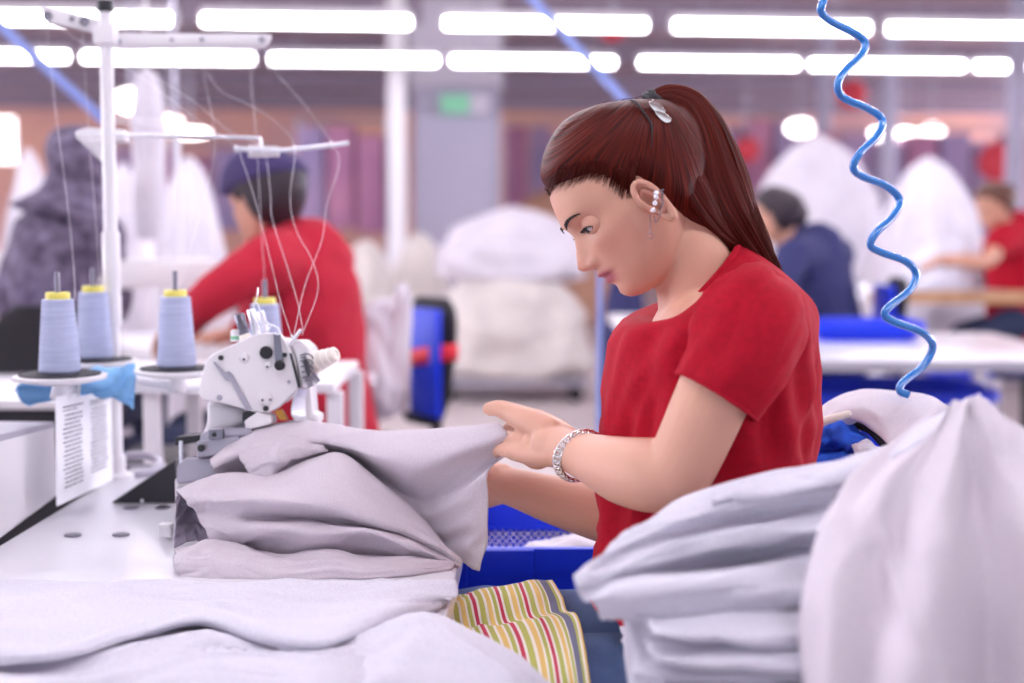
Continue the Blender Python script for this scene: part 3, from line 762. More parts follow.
def disc(x, y, r, m, name, dd=.004, d=D0, par=mc):
    c = P(*mz(x, y), d); s = r/4.556/FPX*d
    return MB().lathe([(.0005, -.001), (s*.8, -.001), (s, .001), (s, dd+.002), (.0005, dd+.002)][::-1] if 0 else [(s, 0), (s, dd), (s*.82, dd+.0015), (.0004, dd+.0015)], c, -CD, seg=28).build(name, m, par, angle=50)
disc(394, 285, 30, 'black_plastic', 'oil_window'); disc(456, 343, 24, 'black_plastic', 'pivot_screw', .006, D0-.008)
for x, y, r in ((187, 309, 12), (392, 540, 13), (478, 296, 11)): disc(x, y, r, 'black_plastic', 'screw', .003)
for x, y, r in ((292, 308, 24), (398, 342, 18), (388, 492, 34), (498, 418, 9), (180, 490, 13)):
    disc(x, y, r, 'machine_white' if r > 13 else 'machine_grey', 'boss', .0015)
for x, y in ((292, 316), (398, 350), (376, 502), (411, 500)): disc(x, y, 6, 'black_plastic', 'oil_hole', .001, D0-.002)
# tension posts
for i, (x0, y0, x1, y1, r) in enumerate([(300, 222, 268, 108, 25), (352, 200, 322, 88, 20), (392, 196, 366, 96, 17)]):
    a, c = P(*mz(x0, y0), D0+.03+.02*i), P(*mz(x1, y1), D0+.03+.02*i); rr_ = r/4.556/FPX*D0; h = (c-a).length
    t_ = MB().lathe([(rr_*.9, .0), (rr_, .002), (rr_, h*.3), (rr_*.88, h*.32), (rr_*.88, h*.4), (rr_, h*.42), (rr_, h-.002), (rr_*.85, h), (rr_*.5, h), (rr_*.5, h-.003), (.0005, h-.003)], a, c-a, seg=30).build('tension_knob', 'chrome' if i != 0 else 'dark_chrome', mc)
    if i == 0: MB().lathe([(rr_*.95, 0), (rr_*1.15, .001), (rr_*1.15, .008), (rr_, .0095), (.0005, .0095)], a-(c-a).normalized()*.003, c-a).build('knob_collar', 'machine_cream', t_)
q = P(*mz(256, 235), D0+.05); MB().lathe([(.008, 0), (.008, .016), (.005, .018), (.0005, .018)], q, CU).build('sight_glass', 'machine_white', mc)
MB().lathe([(.0083, .003), (.0083, .008), (.0005, .008)], q, CU).build('level_mark', 'sign_green', mc)
# wire guides
wg = MB()
wp = lambda L, d: [P(*mz(x, y), d) for x, y in L]
wg.tube(wp([(368, 190), (330, 110), (352, 30), (356, -10)], D0-.005), .0010, 8, smooth=30)
wg.tube(wp([(330, 70), (350, 60), (372, 110), (400, 150), (412, 165), (400, 190)], D0-.01), .0011, 8, smooth=30)
wg.tube(wp([(375, 100), (390, 150), (420, 160), (448, 176), (452, 200), (430, 200)], D0-.012), .0013, 8, smooth=30)
wg.tube(wp([(497, 250), (520, 220), (552, 180)], D0-.004), .0026, 8)
wg.tube(wp([(505, 205), (535, 235), (575, 262)], D0+.01), .0016, 8, smooth=12)
wg.build('wire_guide', 'chrome', mc, angle=60)
sp = MB()      # springs and hooks beside the handwheel
for (x0, y0, x1, y1, k) in ((560, 300, 590, 380, 7), (600, 385, 630, 420, 5), (575, 390, 600, 440, 5)):
    a, c = Vector(P(*mz(x0, y0), D0-.004)), Vector(P(*mz(x1, y1), D0-.004)); ax_ = (c-a).normalized(); u_ = ax_.cross(CD).normalized()
    sp.tube([a+(c-a)*(i/80)+(u_*math.cos(i/80*k*6.283)+CD*math.sin(i/80*k*6.283))*.0045 for i in range(81)], .0009, 6)
for j in range(5): sp.tube(wp([(545+j*3, 300+j*25), (575+j*4, 290+j*26), (600, 300+j*24), (606, 315+j*24)], D0-.012+j*.003), .0011, 6, smooth=14)
sp.build('spring', 'dark_chrome', mc, angle=60)
plate([(498, 290), (508, 288), (548, 440), (538, 446)], D0-.003, .006, 'black_plastic', 'seam_gap', bev=.0005)
plate([(558, 320), (570, 310), (592, 385), (580, 395)], D0-.008, .012, 'black_plastic', 'slotted_guide', bev=.001)
ln = MB()
for j in range(6): ln.tube(wp([(540+j*7, 450), (520+j*9, 500), (512+j*11, 560+j*3), (530+j*9, 596)], D0-.004+.004*j), .0022, 8, smooth=12)
ln.build('needle_bar', 'chrome', mc)
plate([(430, 552), (462, 543), (490, 592), (452, 592)], D0+.0, .012, 'brass', 'brass_looper', bev=.001)
# handwheel
a, c = P(*mz(578, 345), D0+.02), P(*mz(712, 290), D0-.0); h = (c-a).length; u = 1/4.556/FPX*D0
MB().lathe([(46*u, 0), (50*u, h*.08), (50*u, h*.42), (47*u, h*.45), (44*u, h*.46), (44*u, h*.62), (40*u, h*.64), (39*u, h*.80), (35*u, h*.82), (35*u, h*.97), (30*u, h), (18*u, h), (16*u, h*.97), (.0005, h*.97)], a, c-a, seg=40).build('handwheel', 'machine_cream', mc)
# base
bs = [P(174, 478, 2.05), P(262, 480, 2.05), P(300, 505, 2.05), P(300, 545, 2.04), P(176, 545, 2.04)]
MB().prism(bs, CD*.16, .006).build('base_casting', 'machine_white', mc)
MB().prism([P(176, 466, 2.04), P(186, 457, 2.04), P(246, 457, 2.04), P(250, 480, 2.04), P(176, 484, 2.04)], CD*.14, .005).build('bed', 'machine_grey', mc)
MB().prism([P(197, 441, 2.03), P(238, 436, 2.03), P(250, 452, 2.03), P(197, 458, 2.03)], CD*.06, .002).build('cloth_guide', 'machine_grey', mc)
for px, py, r, m in ((201.5, 448, .0052, 'black_plastic'), (214.5, 434.5, .0035, 'black_plastic')):
    MB().lathe([(r, 0), (r, .004), (r*.8, .005), (.0004, .005)], P(px, py, 2.024), -CD).build('clamp_screw', m, mc)
MB().prism([P(208.5, 430, 2.022), P(223, 429.5, 2.022), P(223, 439, 2.022), P(208.5, 439.5, 2.022)], CD*.01, .001).build('square_nut', 'dark_chrome', mc)
MB().prism([P(175, 437, 2.06), P(199, 435, 2.06), P(199, 442, 2.06), P(175, 446, 2.06)], CD*.07, .002).build('latch', 'black_plastic', mc)
MB().tube([P(181, 441, 2.045), P(181, 465, 2.045)], .003, 10).build('lifter_rod', 'chrome', mc)
MB().box(T(172, 528, .775)+V(-.006, -.01, 0), (.018, .02, .018), bev=.002).build('bracket', 'machine_white', mc)

# ------------------------------------------------------------------ thread stand
DS = 2.50
ts = empty('thread_stand', (P(114, 470, DS).x, P(114, 470, DS).y, .76), 'tall white thread stand pole with crossbars and spool plates at the table edge', 'stand')
pb, ptop = P(117, 482, DS), P(105, -40, DS)
MB().tube([V(pb.x, pb.y, .765), V(pb.x, pb.y, ptop.z)], .0115, 24).build('pole', 'white_metal', ts, angle=60)
sx = pb.x
MB().lathe([(.03, 0), (.03, .008), (.016, .012), (.016, .04)], V(sx, pb.y, .76)).build('pole_foot', 'white_metal', ts)
MB().lathe([(.0145, 0), (.0155, .004), (.0155, .05), (.0145, .056), (.0145, .075), (.0155, .08), (.0155, .16), (.0125, .165)], V(sx, pb.y, P(0, 325, DS).z)).build('pole_collar', 'white_metal', ts)
MB().lathe([(.0135, 0), (.0145, .002), (.0145, .018), (.0135, .02)], V(sx, pb.y, P(0, 18, DS).z)).build('pole_cap', 'black_plastic', ts)
def bar(a, b_, hw, dep, name, par=ts, m='white_metal'):
    return MB().prism([P(a[0], a[1]-hw, a[2]), P(b_[0], b_[1]-hw, b_[2]), P(b_[0], b_[1]+hw, b_[2]), P(a[0], a[1]+hw, a[2])], CD*dep, .0015).build(name, m, par)
a1 = MB().prism([P(40, 8, DS-.03), P(107, 20, DS-.02), P(113, 22, DS-.02), P(113, 36, DS-.02), P(100, 34, DS-.02), P(46, 21, DS-.03)], CD*.012, .0015).build('guide_arm', 'white_metal', ts)
for px, py, r in ((47.5, 16, .0085), (84.5, 21.5, .0085), (72, 19, .0045), (105, 27, .004)):
    MB().lathe([(r, 0), (r, .002), (r*.55, .0025), (.0004, .0015)], P(px, py, DS-.032), -CD).build('hole_grommet', 'dark_chrome', a1)
a2 = MB().prism([P(116, 33, DS-.02), P(262, 33.5, DS-.02), P(271, 34.5, DS-.02), P(268, 43, DS-.02), P(262, 47, DS-.02), P(116, 49, DS-.02)], CD*.014, .002).build('guide_arm', 'white_metal', ts)
MB().prism([P(127, 36.5, DS-.024), P(258, 37, DS-.024), P(258, 43.5, DS-.024), P(127, 45, DS-.024)], CD*.006, .001).build('arm_rib', 'machine_white', a2)
for px, py, r in ((172, 40, .0035), (202, 39.5, .0045), (262, 39.5, .006), (119, 42, .005)):
    MB().lathe([(r, 0), (r, .002), (.0004, .003)], P(px, py, DS-.026), -CD).build('rivet', 'machine_grey', a2)
MB().tube([P(101, -12, DS), P(104.5, 10, DS)], .004, 10).build('upper_wire', 'machine_white', ts)
MB().box(V(sx, pb.y-.002, P(0, 41, DS).z), (.036, .036, .03), bev=.004).build('arm_clamp', 'white_metal', ts)
MB().prism([P(75, 131, DS-.02), P(88, 127, DS-.02), P(124, 129, DS-.02), P(124, 140, DS-.02), P(92, 141, DS-.02), P(76, 138, DS-.02)], CD*.04, .004).build('rod_clamp', 'white_metal', ts)
cloth('tape_tail', [[[(78, 139, DS-.03), (90, 140, DS-.035), (104, 138, DS-.03)], [(86, 146, DS-.03), (95, 147, DS-.03), (104, 146, DS-.03)], [(98, 158, DS-.02), (101, 160, DS-.02), (104, 163, DS-.018)]]], 'white_metal', parent=ts, n=12, mm=16, amp=.002)
rd = MB(); rd.tube([P(100, 134.5, DS-.03), P(180, 136, DS-.06), P(252, 137.5, DS-.09), P(260, 139, DS-.095), P(261.5, 145, DS-.095)], .0032, 10, smooth=40)
rd.build('guide_rod', 'chrome', ts, angle=60)
DC = DS-.10
MB().prism([P(248, 145, DC), P(278, 146, DC), P(278, 155.5, DC), P(248, 156.5, DC)], CD*.016, .0015).build('rod_block', 'white_metal', ts)
cb = MB().tube([P(234, 148, DC-.004), P(262, 150, DC-.008), P(296, 149, DC-.006), P(349, 143, DC-.004)], .0038, 10, smooth=20).build('eyelet_rod', 'chrome', ts, angle=60)
for px, py in ((236, 148.3), (262, 150), (294.5, 149.3), (331.5, 145)):
    e = MB(); torus(e, P(px, py, DC-.006), Matrix.Rotation(R(90), 3, 'Y'), .005, .0016, 18, 8); e.build('eyelet', 'chrome', cb)
# spool plates on brackets
plates = [(60, 377, 2.20, 46), (95, 362, 2.45, 42), (177, 371, 2.30, 42), (266, 374, 2.44, 40)]
for i, (px, py, d, r) in enumerate(plates):
    c = P(px, py, d); rr_ = r/FPX*d; pz = c.z
    pl = MB().lathe([(.01, -.012), (rr_*.55, -.010), (rr_*.98, -.003), (rr_, .0), (rr_, .003), (rr_*.94, .004), (rr_*.6, .0035), (.008, .0035)], c, seg=44).build('spool_plate', 'machine_white', ts)
    MB().lathe([(rr_*.86, .0035), (rr_*.87, .006), (rr_*.3, .007), (.006, .007)], c, seg=44).build('felt_pad', 'black_rubber', pl)
    MB().tube([c+V(0, 0, -.03), c+V(0, 0, .162)], .0042, 10).build('spool_pin', 'dark_chrome', pl)
    MB().lathe([(.014, -.035), (.016, -.03), (.011, -.011)], c, seg=20).build('plate_hub', 'white_metal', pl)
    MB().tube([c+V(0, 0, -.026), V(sx, pb.y, pz-.03)], .008, 10).build('plate_arm', 'white_metal', ts)
CN = []
for i, (px, py, d, r) in enumerate(plates):
    c = P(px, py, d)+V(0, 0, .0072)
    lab = ['pale blue thread cone nearest the left edge, above the instruction sheet', 'pale blue thread cone beside the white pole, behind the leftmost cone', 'pale blue thread cone standing between the white pole and the overlock machine', 'pale blue thread cone half hidden behind the overlock machine head'][i]
    cn = empty('thread_cone', c, lab, 'thread cone', 'pale blue thread cones on the stand'); CN.append(cn)
    b_ = MB(); pr = []
    for k in range(41):
        t = k/40; pr.append((.0315-.0075*t+.0005*math.sin(k*2.4), .004+.108*t))
    b_.lathe([(.029, 0)]+pr+[(.021, .114)], c, seg=40); b_.build('thread_winding', 'cone_thread', cn, angle=60)
    MB().lathe([(.018, .112), (.0185, .113), (.0185, .122), (.0175, .124), (.010, .124), (.009, .12), (.0055, .12)], c, seg=30).build('cone_cap', 'yellow_plastic', cn)
def th(i, pts, r=.00034):
    MB().tube([P(*p) for p in pts], r, 5, smooth=60).build('thread', 'white_thread', CN[i], angle=60)
th(0, [(70, 300, 2.2), (75, 296, 2.2), (72, 247, 2.3), (66, 191, 2.36), (58, 130, 2.42), (50, 60, 2.46), (47, 30, 2.47), (47.5, 18, 2.47)])
th(1, [(97, 286, 2.45), (99, 270, 2.45), (96, 225, 2.45), (90, 150, 2.46), (86, 90, 2.47), (83, 40, 2.47), (84, 23, 2.47)])
th(0, [(47.5, 16, 2.46), (70, 35, 2.45), (100, 53, 2.44), (140, 77, 2.42), (190, 114, 2.40), (234, 145, 2.39), (242, 160, 2.36), (255, 200, 2.28), (268, 250, 2.18), (280, 300, 2.08), (291, 334, 2.03)])
th(1, [(84, 22, 2.46), (115, 45, 2.46), (150, 73, 2.44), (196, 103, 2.41), (230, 132, 2.40), (262, 148, 2.39), (270, 190, 2.3), (272, 218, 2.25), (285, 260, 2.17), (297, 300, 2.09), (303, 330, 2.03)])
th(2, [(178, 292, 2.3), (190, 250, 2.33), (215, 150, 2.40), (204, 74, 2.44), (222, 92, 2.43), (257, 109, 2.41), (281, 127, 2.40), (295, 148, 2.39), (290, 197, 2.28), (296, 230, 2.2), (312, 260, 2.15), (318, 290, 2.1), (302, 335, 2.03)])
th(3, [(266, 295, 2.44), (262, 240, 2.44), (256, 133, 2.44), (251, 74, 2.46), (262, 46, 2.47), (274, 70, 2.44), (302, 102, 2.42), (332, 143, 2.39), (339, 165, 2.36), (327, 204, 2.28), (322, 240, 2.2), (305, 285, 2.1), (294, 334, 2.03)])
# blue rag hanging over the plate
cloth('cleaning_rag', [[
 [(50, 381, 2.30), (75, 382, 2.33), (100, 368, 2.36), (125, 362, 2.36), (134, 368, 2.34)],
 [(25, 384, 2.24), (60, 386, 2.26), (95, 372, 2.30), (118, 366, 2.31), (136, 372, 2.31)],
 [(16, 390, 2.22), (50, 391, 2.25), (88, 385, 2.27), (115, 384, 2.28), (135, 385, 2.29)],
 [(22, 402, 2.23), (52, 398, 2.26), (90, 392, 2.27), (118, 397, 2.27), (134, 399, 2.28)],
 [(30, 404, 2.24), (54, 400, 2.26), (92, 393, 2.27), (120, 401, 2.28), (134, 409, 2.28)]]], 'rag_blue', n=30, mm=50, amp=.008, wl=(8, 14), label='light blue cleaning rag hanging under the leftmost spool plates', cat_='rag')
# instruction sheet
sA, sB, sC, sD = P(57, 397, 2.14), P(111, 387, 2.46), P(113, 480, 2.46), P(58, 506, 2.14)
sd_ = MB().prism([sA, sB, sC, sD], V(-.003, 0, 0)).build('instruction_sheet', 'paper', None, smooth=False, label='white two-page instruction sheet in a clear sleeve hanging below the left thread cone', cat_='paper')
ik = MB()
def sq(u, v): return sA.lerp(sB, u).lerp(sD.lerp(sC, u), v)+V(.0012, -.0006, 0)
def line(u0, u1, v, h): ik.add([sq(u0, v), sq(u1, v), sq(u1, v+h), sq(u0, v+h)], [(0, 1, 2, 3)])
for u0, n in ((.08, 17), (.56, 16)):
    line(u0, u0+.36, .10-(u0 > .5)*.0, .012); line(u0, u0+.26, .135, .008)
    for k in range(n):
        x_ = u0+random.uniform(0, .04); v = .18+k*.042
        while x_ < u0+.30:
            w_ = random.uniform(.02, .07); line(x_, min(x_+w_, u0+.34), v, .013); x_ += w_+.012
ik.build('print', 'ink', sd_, smooth=False, recalc=False)
MB().tube([sA.lerp(sB, .35)+V(0, 0, -.006), sA.lerp(sB, .35)+V(.002, 0, .014), P(70, 380, 2.24)], .0025, 8, smooth=12).build('hanger_clip', 'machine_white', sd_)

# ------------------------------------------------------------------ grey jersey being sewn
Bk = [
 [[(208, 470, 2.08), (228, 457, 2.12), (256, 440, 2.13), (297, 432, 2.13), (340, 437, 2.10), (377, 443, 2.05), (413, 441, 2.0), (449, 437, 1.95), (497, 428, 1.905)],
  [(210, 461, 2.00), (228, 447, 2.04), (256, 430, 2.06), (297, 421, 2.06), (340, 427, 2.03), (377, 433, 1.98), (413, 431, 1.94), (449, 427, 1.90), (498, 421, 1.862)],
  [(212, 467, 1.97), (232, 458, 1.99), (262, 447, 1.99), (305, 440, 1.99), (345, 448, 1.96), (385, 460, 1.92), (420, 462, 1.89), (455, 450, 1.865), (507, 434, 1.84)],
  [(214, 471, 2.0), (240, 471, 2.03), (275, 469, 2.03), (318, 458, 2.03), (350, 463, 2.02), (390, 484, 1.985), (425, 498, 1.955), (460, 480, 1.90), (510, 448, 1.86)],
  [(220, 480, 2.04), (245, 482, 2.05), (280, 480, 2.05), (325, 476, 2.03), (360, 486, 1.99), (398, 502, 1.955), (430, 513, 1.94), (464, 492, 1.885), (489, 470, 1.87)],
  [(225, 495, 2.06), (250, 500, 2.06), (290, 500, 2.06), (335, 500, 2.04), (370, 510, 2.00), (405, 525, 1.975), (438, 532, 1.94), (466, 515, 1.885), (488, 500, 1.87)],
  [(230, 515, 2.07), (260, 520, 2.06), (300, 525, 2.05), (345, 530, 2.03), (385, 540, 2.01), (420, 548, 1.97), (448, 548, 1.93), (470, 540, 1.89), (487, 538, 1.875)],
  [(235, 535, 2.07), (262, 540, 2.06), (305, 545, 2.05), (350, 550, 2.03), (390, 556, 2.0), (425, 560, 1.96), (455, 562, 1.92), (467, 566, 1.90), (479, 571, 1.885)]],
 [[(177, 500, 2.01), (205, 488, 2.03), (240, 486, 2.03), (285, 486, 2.03), (320, 472, 2.02), (352, 470, 2.01), (390, 495, 1.99), (430, 530, 1.95), (458, 562, 1.91)],
  [(177, 491, 1.97), (203, 479, 1.97), (235, 474, 1.97), (275, 475, 1.97), (312, 460, 1.97), (342, 456, 1.96), (378, 484, 1.935), (426, 522, 1.905), (460, 562, 1.88)],
  [(181, 495, 1.935), (212, 489, 1.92), (245, 487, 1.91), (285, 487, 1.91), (320, 479, 1.91), (352, 482, 1.90), (392, 507, 1.89), (431, 535, 1.88), (461, 563, 1.872)],
  [(188, 503, 1.915), (218, 501, 1.89), (255, 500, 1.875), (295, 503, 1.865), (333, 508, 1.86), (370, 518, 1.862), (404, 530, 1.868), (435, 546, 1.87), (461, 564, 1.870)],
  [(195, 513, 1.915), (222, 515, 1.905), (256, 518, 1.905), (296, 519, 1.905), (336, 522, 1.90), (373, 528, 1.89), (405, 538, 1.885), (436, 551, 1.875), (461, 565, 1.868)],
  [(202, 527, 1.90), (230, 532, 1.885), (262, 529, 1.862), (298, 529, 1.85), (335, 533, 1.848), (370, 532, 1.848), (402, 543, 1.85), (433, 554, 1.858), (460, 566, 1.866)],
  [(208, 538, 1.90), (236, 541, 1.90), (266, 541, 1.885), (300, 545, 1.875), (336, 548, 1.872), (366, 543, 1.87), (400, 549, 1.865), (432, 557, 1.866), (459, 566, 1.87)],
  [(214, 545, 1.91), (242, 549, 1.91), (270, 556, 1.90), (300, 560, 1.895), (338, 562, 1.89), (368, 560, 1.885), (400, 560, 1.88), (432, 562, 1.875), (458, 566, 1.875)]],
 [[(172, 565, 1.93), (203, 560, 1.94), (232, 562, 1.94), (262, 566, 1.93), (295, 566, 1.92), (325, 563, 1.92), (352, 564, 1.91), (405, 565, 1.90), (455, 566, 1.885)],
  [(175, 551, 1.875), (203, 541, 1.89), (232, 544, 1.895), (262, 553, 1.885), (290, 556, 1.875), (325, 549, 1.875), (352, 556, 1.87), (405, 558, 1.865), (455, 564, 1.868)],
  [(173, 560, 1.835), (205, 551, 1.845), (235, 554, 1.845), (265, 560, 1.835), (298, 563, 1.83), (330, 558, 1.83), (360, 563, 1.83), (405, 565, 1.835), (453, 567, 1.855)],
  [(176, 570, 1.825), (206, 566, 1.82), (240, 568, 1.815), (268, 573, 1.81), (300, 574, 1.81), (333, 570, 1.81), (365, 573, 1.81), (405, 572, 1.82), (450, 569, 1.85)],
  [(184, 580, 1.825), (208, 582, 1.815), (240, 585, 1.81), (270, 587, 1.81), (303, 585, 1.81), (335, 581, 1.81), (368, 582, 1.81), (405, 579, 1.825), (446, 573, 1.855)],
  [(192, 584, 1.85), (210, 586, 1.84), (240, 588, 1.83), (272, 589, 1.83), (305, 587, 1.83), (337, 584, 1.83), (370, 584, 1.835), (405, 581, 1.845), (444, 575, 1.87)]]]
sw = cloth('grey_jersey_garment', [Bk[0]], 'grey_jersey', n=70, mm=150, amp=.0035, wl=(12, 26), seed=1, thick=.0022,
   label='grey jersey garment held up in the woman\'s hands and fed into the overlock machine', cat_='garment')
def fold_part(r, sd, nm='fold', m='grey_jersey', amp=.0045):
    b_ = MB().grid(sheet(r, 56, 150, amp, (12, 26), sd)); return b_.build(nm, m, sw, thick=.0022, recalc=False, angle=0)
fold_part(Bk[1], 2, 'sleeve_fold'); fold_part(Bk[2], 3, 'hem_fold')
fold_part([[(176, 497, 1.99), (196, 492, 2.0), (216, 520, 1.99)], [(175, 520, 1.96), (194, 516, 2.0), (216, 535, 1.96)], [(174, 548, 1.92), (194, 540, 1.95), (216, 548, 1.93)]], 5, 'shaded_inside', 'shaded_jersey', .002)  # shadow in the garment's opening, put in as a darker sheet
g2 = cloth('grey_garment', [[
 [(240, 452, 1.995), (262, 446, 2.0), (290, 438, 2.0), (318, 440, 2.0)], [(240, 460, 1.97), (262, 452, 1.97), (290, 448, 1.965), (322, 446, 1.975)], [(246, 466, 1.965), (266, 462, 1.95), (294, 458, 1.95), (328, 452, 1.97)],
 [(250, 474, 1.96), (270, 468, 1.955), (294, 464, 1.97), (322, 460, 1.985)], [(262, 480, 1.95), (276, 478, 1.955), (296, 472, 1.98), (316, 466, 1.99)]]], 'grey_jersey', parent=sw, n=24, mm=40, amp=.006, wl=(6, 10), seed=8)
g2.name = 'bunched_layer'

# ------------------------------------------------------------------ pale pile on the near end of the table
W_ = (9, 26)
cloth('pale_garment', [[[(-60, 590, 1.800), (60, 590, 1.800), (130, 590, 1.800), (200, 590, 1.800), (262, 590, 1.800), (328, 590, 1.800), (400, 588, 1.800), (452, 590, 1.780)],
 [(-60, 584, 1.740), (60, 583, 1.740), (130, 583, 1.740), (200, 583, 1.740), (262, 582, 1.740), (328, 581, 1.740), (400, 579, 1.740), (455, 582, 1.720)],
 [(-60, 600, 1.658), (60, 599, 1.663), (130, 597, 1.672), (200, 596, 1.676), (262, 596, 1.676), (328, 597, 1.672), (400, 592, 1.670), (458, 595, 1.680)],
 [(-60, 622, 1.551), (60, 618, 1.567), (130, 610, 1.600), (200, 602, 1.635), (262, 606, 1.617), (328, 610, 1.600), (398, 600, 1.630), (447, 601, 1.670)],
 [(-60, 644, 1.453), (60, 640, 1.467), (130, 622, 1.536), (200, 609, 1.589), (262, 620, 1.544), (328, 626, 1.520), (396, 608, 1.590), (440, 605, 1.655)],
 [(-60, 662, 1.381), (60, 656, 1.401), (130, 636, 1.472), (200, 620, 1.534), (262, 636, 1.472), (328, 642, 1.450), (395, 618, 1.570), (438, 607, 1.650)],
 [(-60, 670, 1.405), (60, 664, 1.425), (130, 643, 1.497), (200, 628, 1.552), (262, 645, 1.489), (328, 650, 1.472), (395, 624, 1.600), (438, 612, 1.670)]]], 'pale_jersey', amp=.008, seed=11, wl=(7, 22), label='pale grey garment spread across the table, its straight hem farthest from the camera', cat_='garment')
cloth('pale_garment', [[[(-60, 664, 1.435), (60, 658, 1.454), (130, 640, 1.517), (200, 624, 1.578), (262, 640, 1.517), (328, 646, 1.496), (400, 630, 1.600)],
 [(-60, 672, 1.379), (60, 668, 1.392), (130, 652, 1.445), (200, 640, 1.487), (262, 650, 1.452), (328, 655, 1.435), (400, 645, 1.510)],
 [(-60, 684, 1.352), (60, 680, 1.364), (130, 668, 1.402), (200, 655, 1.445), (262, 657, 1.438), (328, 662, 1.421), (400, 655, 1.500)],
 [(-60, 694, 1.293), (60, 690, 1.304), (130, 678, 1.340), (200, 663, 1.388), (262, 665, 1.381), (328, 670, 1.365), (400, 668, 1.450)],
 [(-60, 712, 1.263), (60, 708, 1.274), (130, 700, 1.296), (200, 688, 1.330), (262, 688, 1.330), (328, 690, 1.324), (400, 690, 1.410)],
 [(-60, 745, 1.201), (60, 745, 1.201), (130, 745, 1.201), (200, 745, 1.201), (262, 745, 1.201), (328, 745, 1.201), (400, 745, 1.310)]]], 'pale_jersey', amp=.008, seed=13, wl=(7, 22), label='crumpled pale garment in the lower left corner, tucked under the one with the straight hem', cat_='garment')
cloth('pale_garment', [[
 [(290, 668, 1.54), (340, 650, 1.56), (390, 634, 1.58), (430, 628, 1.60), (470, 645, 1.58), (510, 668, 1.54), (552, 700, 1.48)],
 [(280, 660, 1.49), (340, 640, 1.51), (390, 625, 1.52), (430, 619, 1.53), (475, 637, 1.50), (515, 658, 1.47), (560, 694, 1.42)],
 [(270, 690, 1.42), (340, 662, 1.44), (390, 645, 1.45), (430, 640, 1.46), (480, 655, 1.43), (520, 675, 1.41), (565, 710, 1.37)],
 [(270, 730, 1.34), (340, 700, 1.36), (390, 680, 1.37), (430, 675, 1.37), (485, 690, 1.35), (525, 705, 1.33), (570, 740, 1.31)],
 [(270, 770, 1.28), (340, 760, 1.28), (390, 750, 1.28), (430, 750, 1.28), (490, 760, 1.27), (530, 770, 1.26), (570, 790, 1.25)]]], 'pale_jersey', amp=.008, seed=16, wl=(6, 16), label='smooth pale garment hanging over the table edge below the striped cloth', cat_='garment')

# ------------------------------------------------------------------ right foreground table and heap
rt = empty('work_table', (.62, .98, 0), 'white table in the right foreground under the heap of garments', 'table')
MB().box((.70, 1.04, .735), (1.0, .82, .03), bev=.004).build('tabletop', 'white_table', rt)
for x0 in (.20, 1.12):
    for y0 in (.70, 1.38): MB().box((x0+.06, y0, .36), (.05, .05, .72), bev=.003).build('leg', 'white_metal', rt)
random.seed(21)
LAB = ['bottommost folded grey garment of the stack under the right heap', 'second folded grey garment from the bottom of the right stack', 'third folded grey garment from the bottom of the right stack', 'fourth folded grey garment from the bottom of the right stack', 'fifth folded grey garment from the bottom of the right stack', 'topmost folded grey garment of the stack, just under the big heap']
zz = .751
for i in range(6):
    th_ = (.024, .022, .024, .022, .024, .023)[i]; x0 = (.128, .112, .124, .108, .122, .114)[i]; out = []
    b_ = MB(); x1 = .86; yb = 1.50; yf = (1.17, 1.19, 1.165, 1.185, 1.17, 1.18)[i]
    for k in range(100):       # rounded slab built of rings along x, soft crumpled profile
        t = k/99; x_ = x0+(x1-x0)*t; e = min(1, math.sin(min(t*11, 1.5708))+.04, math.sin(min((1-t)*11, 1.5708))+.04); rg = []
        for j in range(70):
            a = 2*math.pi*j/70; cy = (yf+yb)/2; hy = (yb-yf)/2; yy = cy+hy*math.copysign(abs(math.cos(a))**.35, math.cos(a))*(.93+.07*e); zq = th_/2*math.copysign(abs(math.sin(a))**.8, math.sin(a))*e
            nz = noise.noise(Vector((x_*9, yy*12, i*3.3)))*.012+(1-2*abs(noise.noise(Vector((x_*14+i, yy*30, i*5.1)))))*.010
            rg.append(V(x_+nz*.5+.012*noise.noise(Vector((yy*14, i*2.2, 1))), yy+nz*(1 if math.cos(a) < 0 else .3), max(zz+.0005, zz+th_/2+zq+.35*nz)))
        out.append(rg)
    b_.rings(out); b_.build('folded_garment', 'pale_jersey', None, angle=0, label=LAB[i], cat_='garment', group='folded garments under the right heap')
    zz += th_-.004
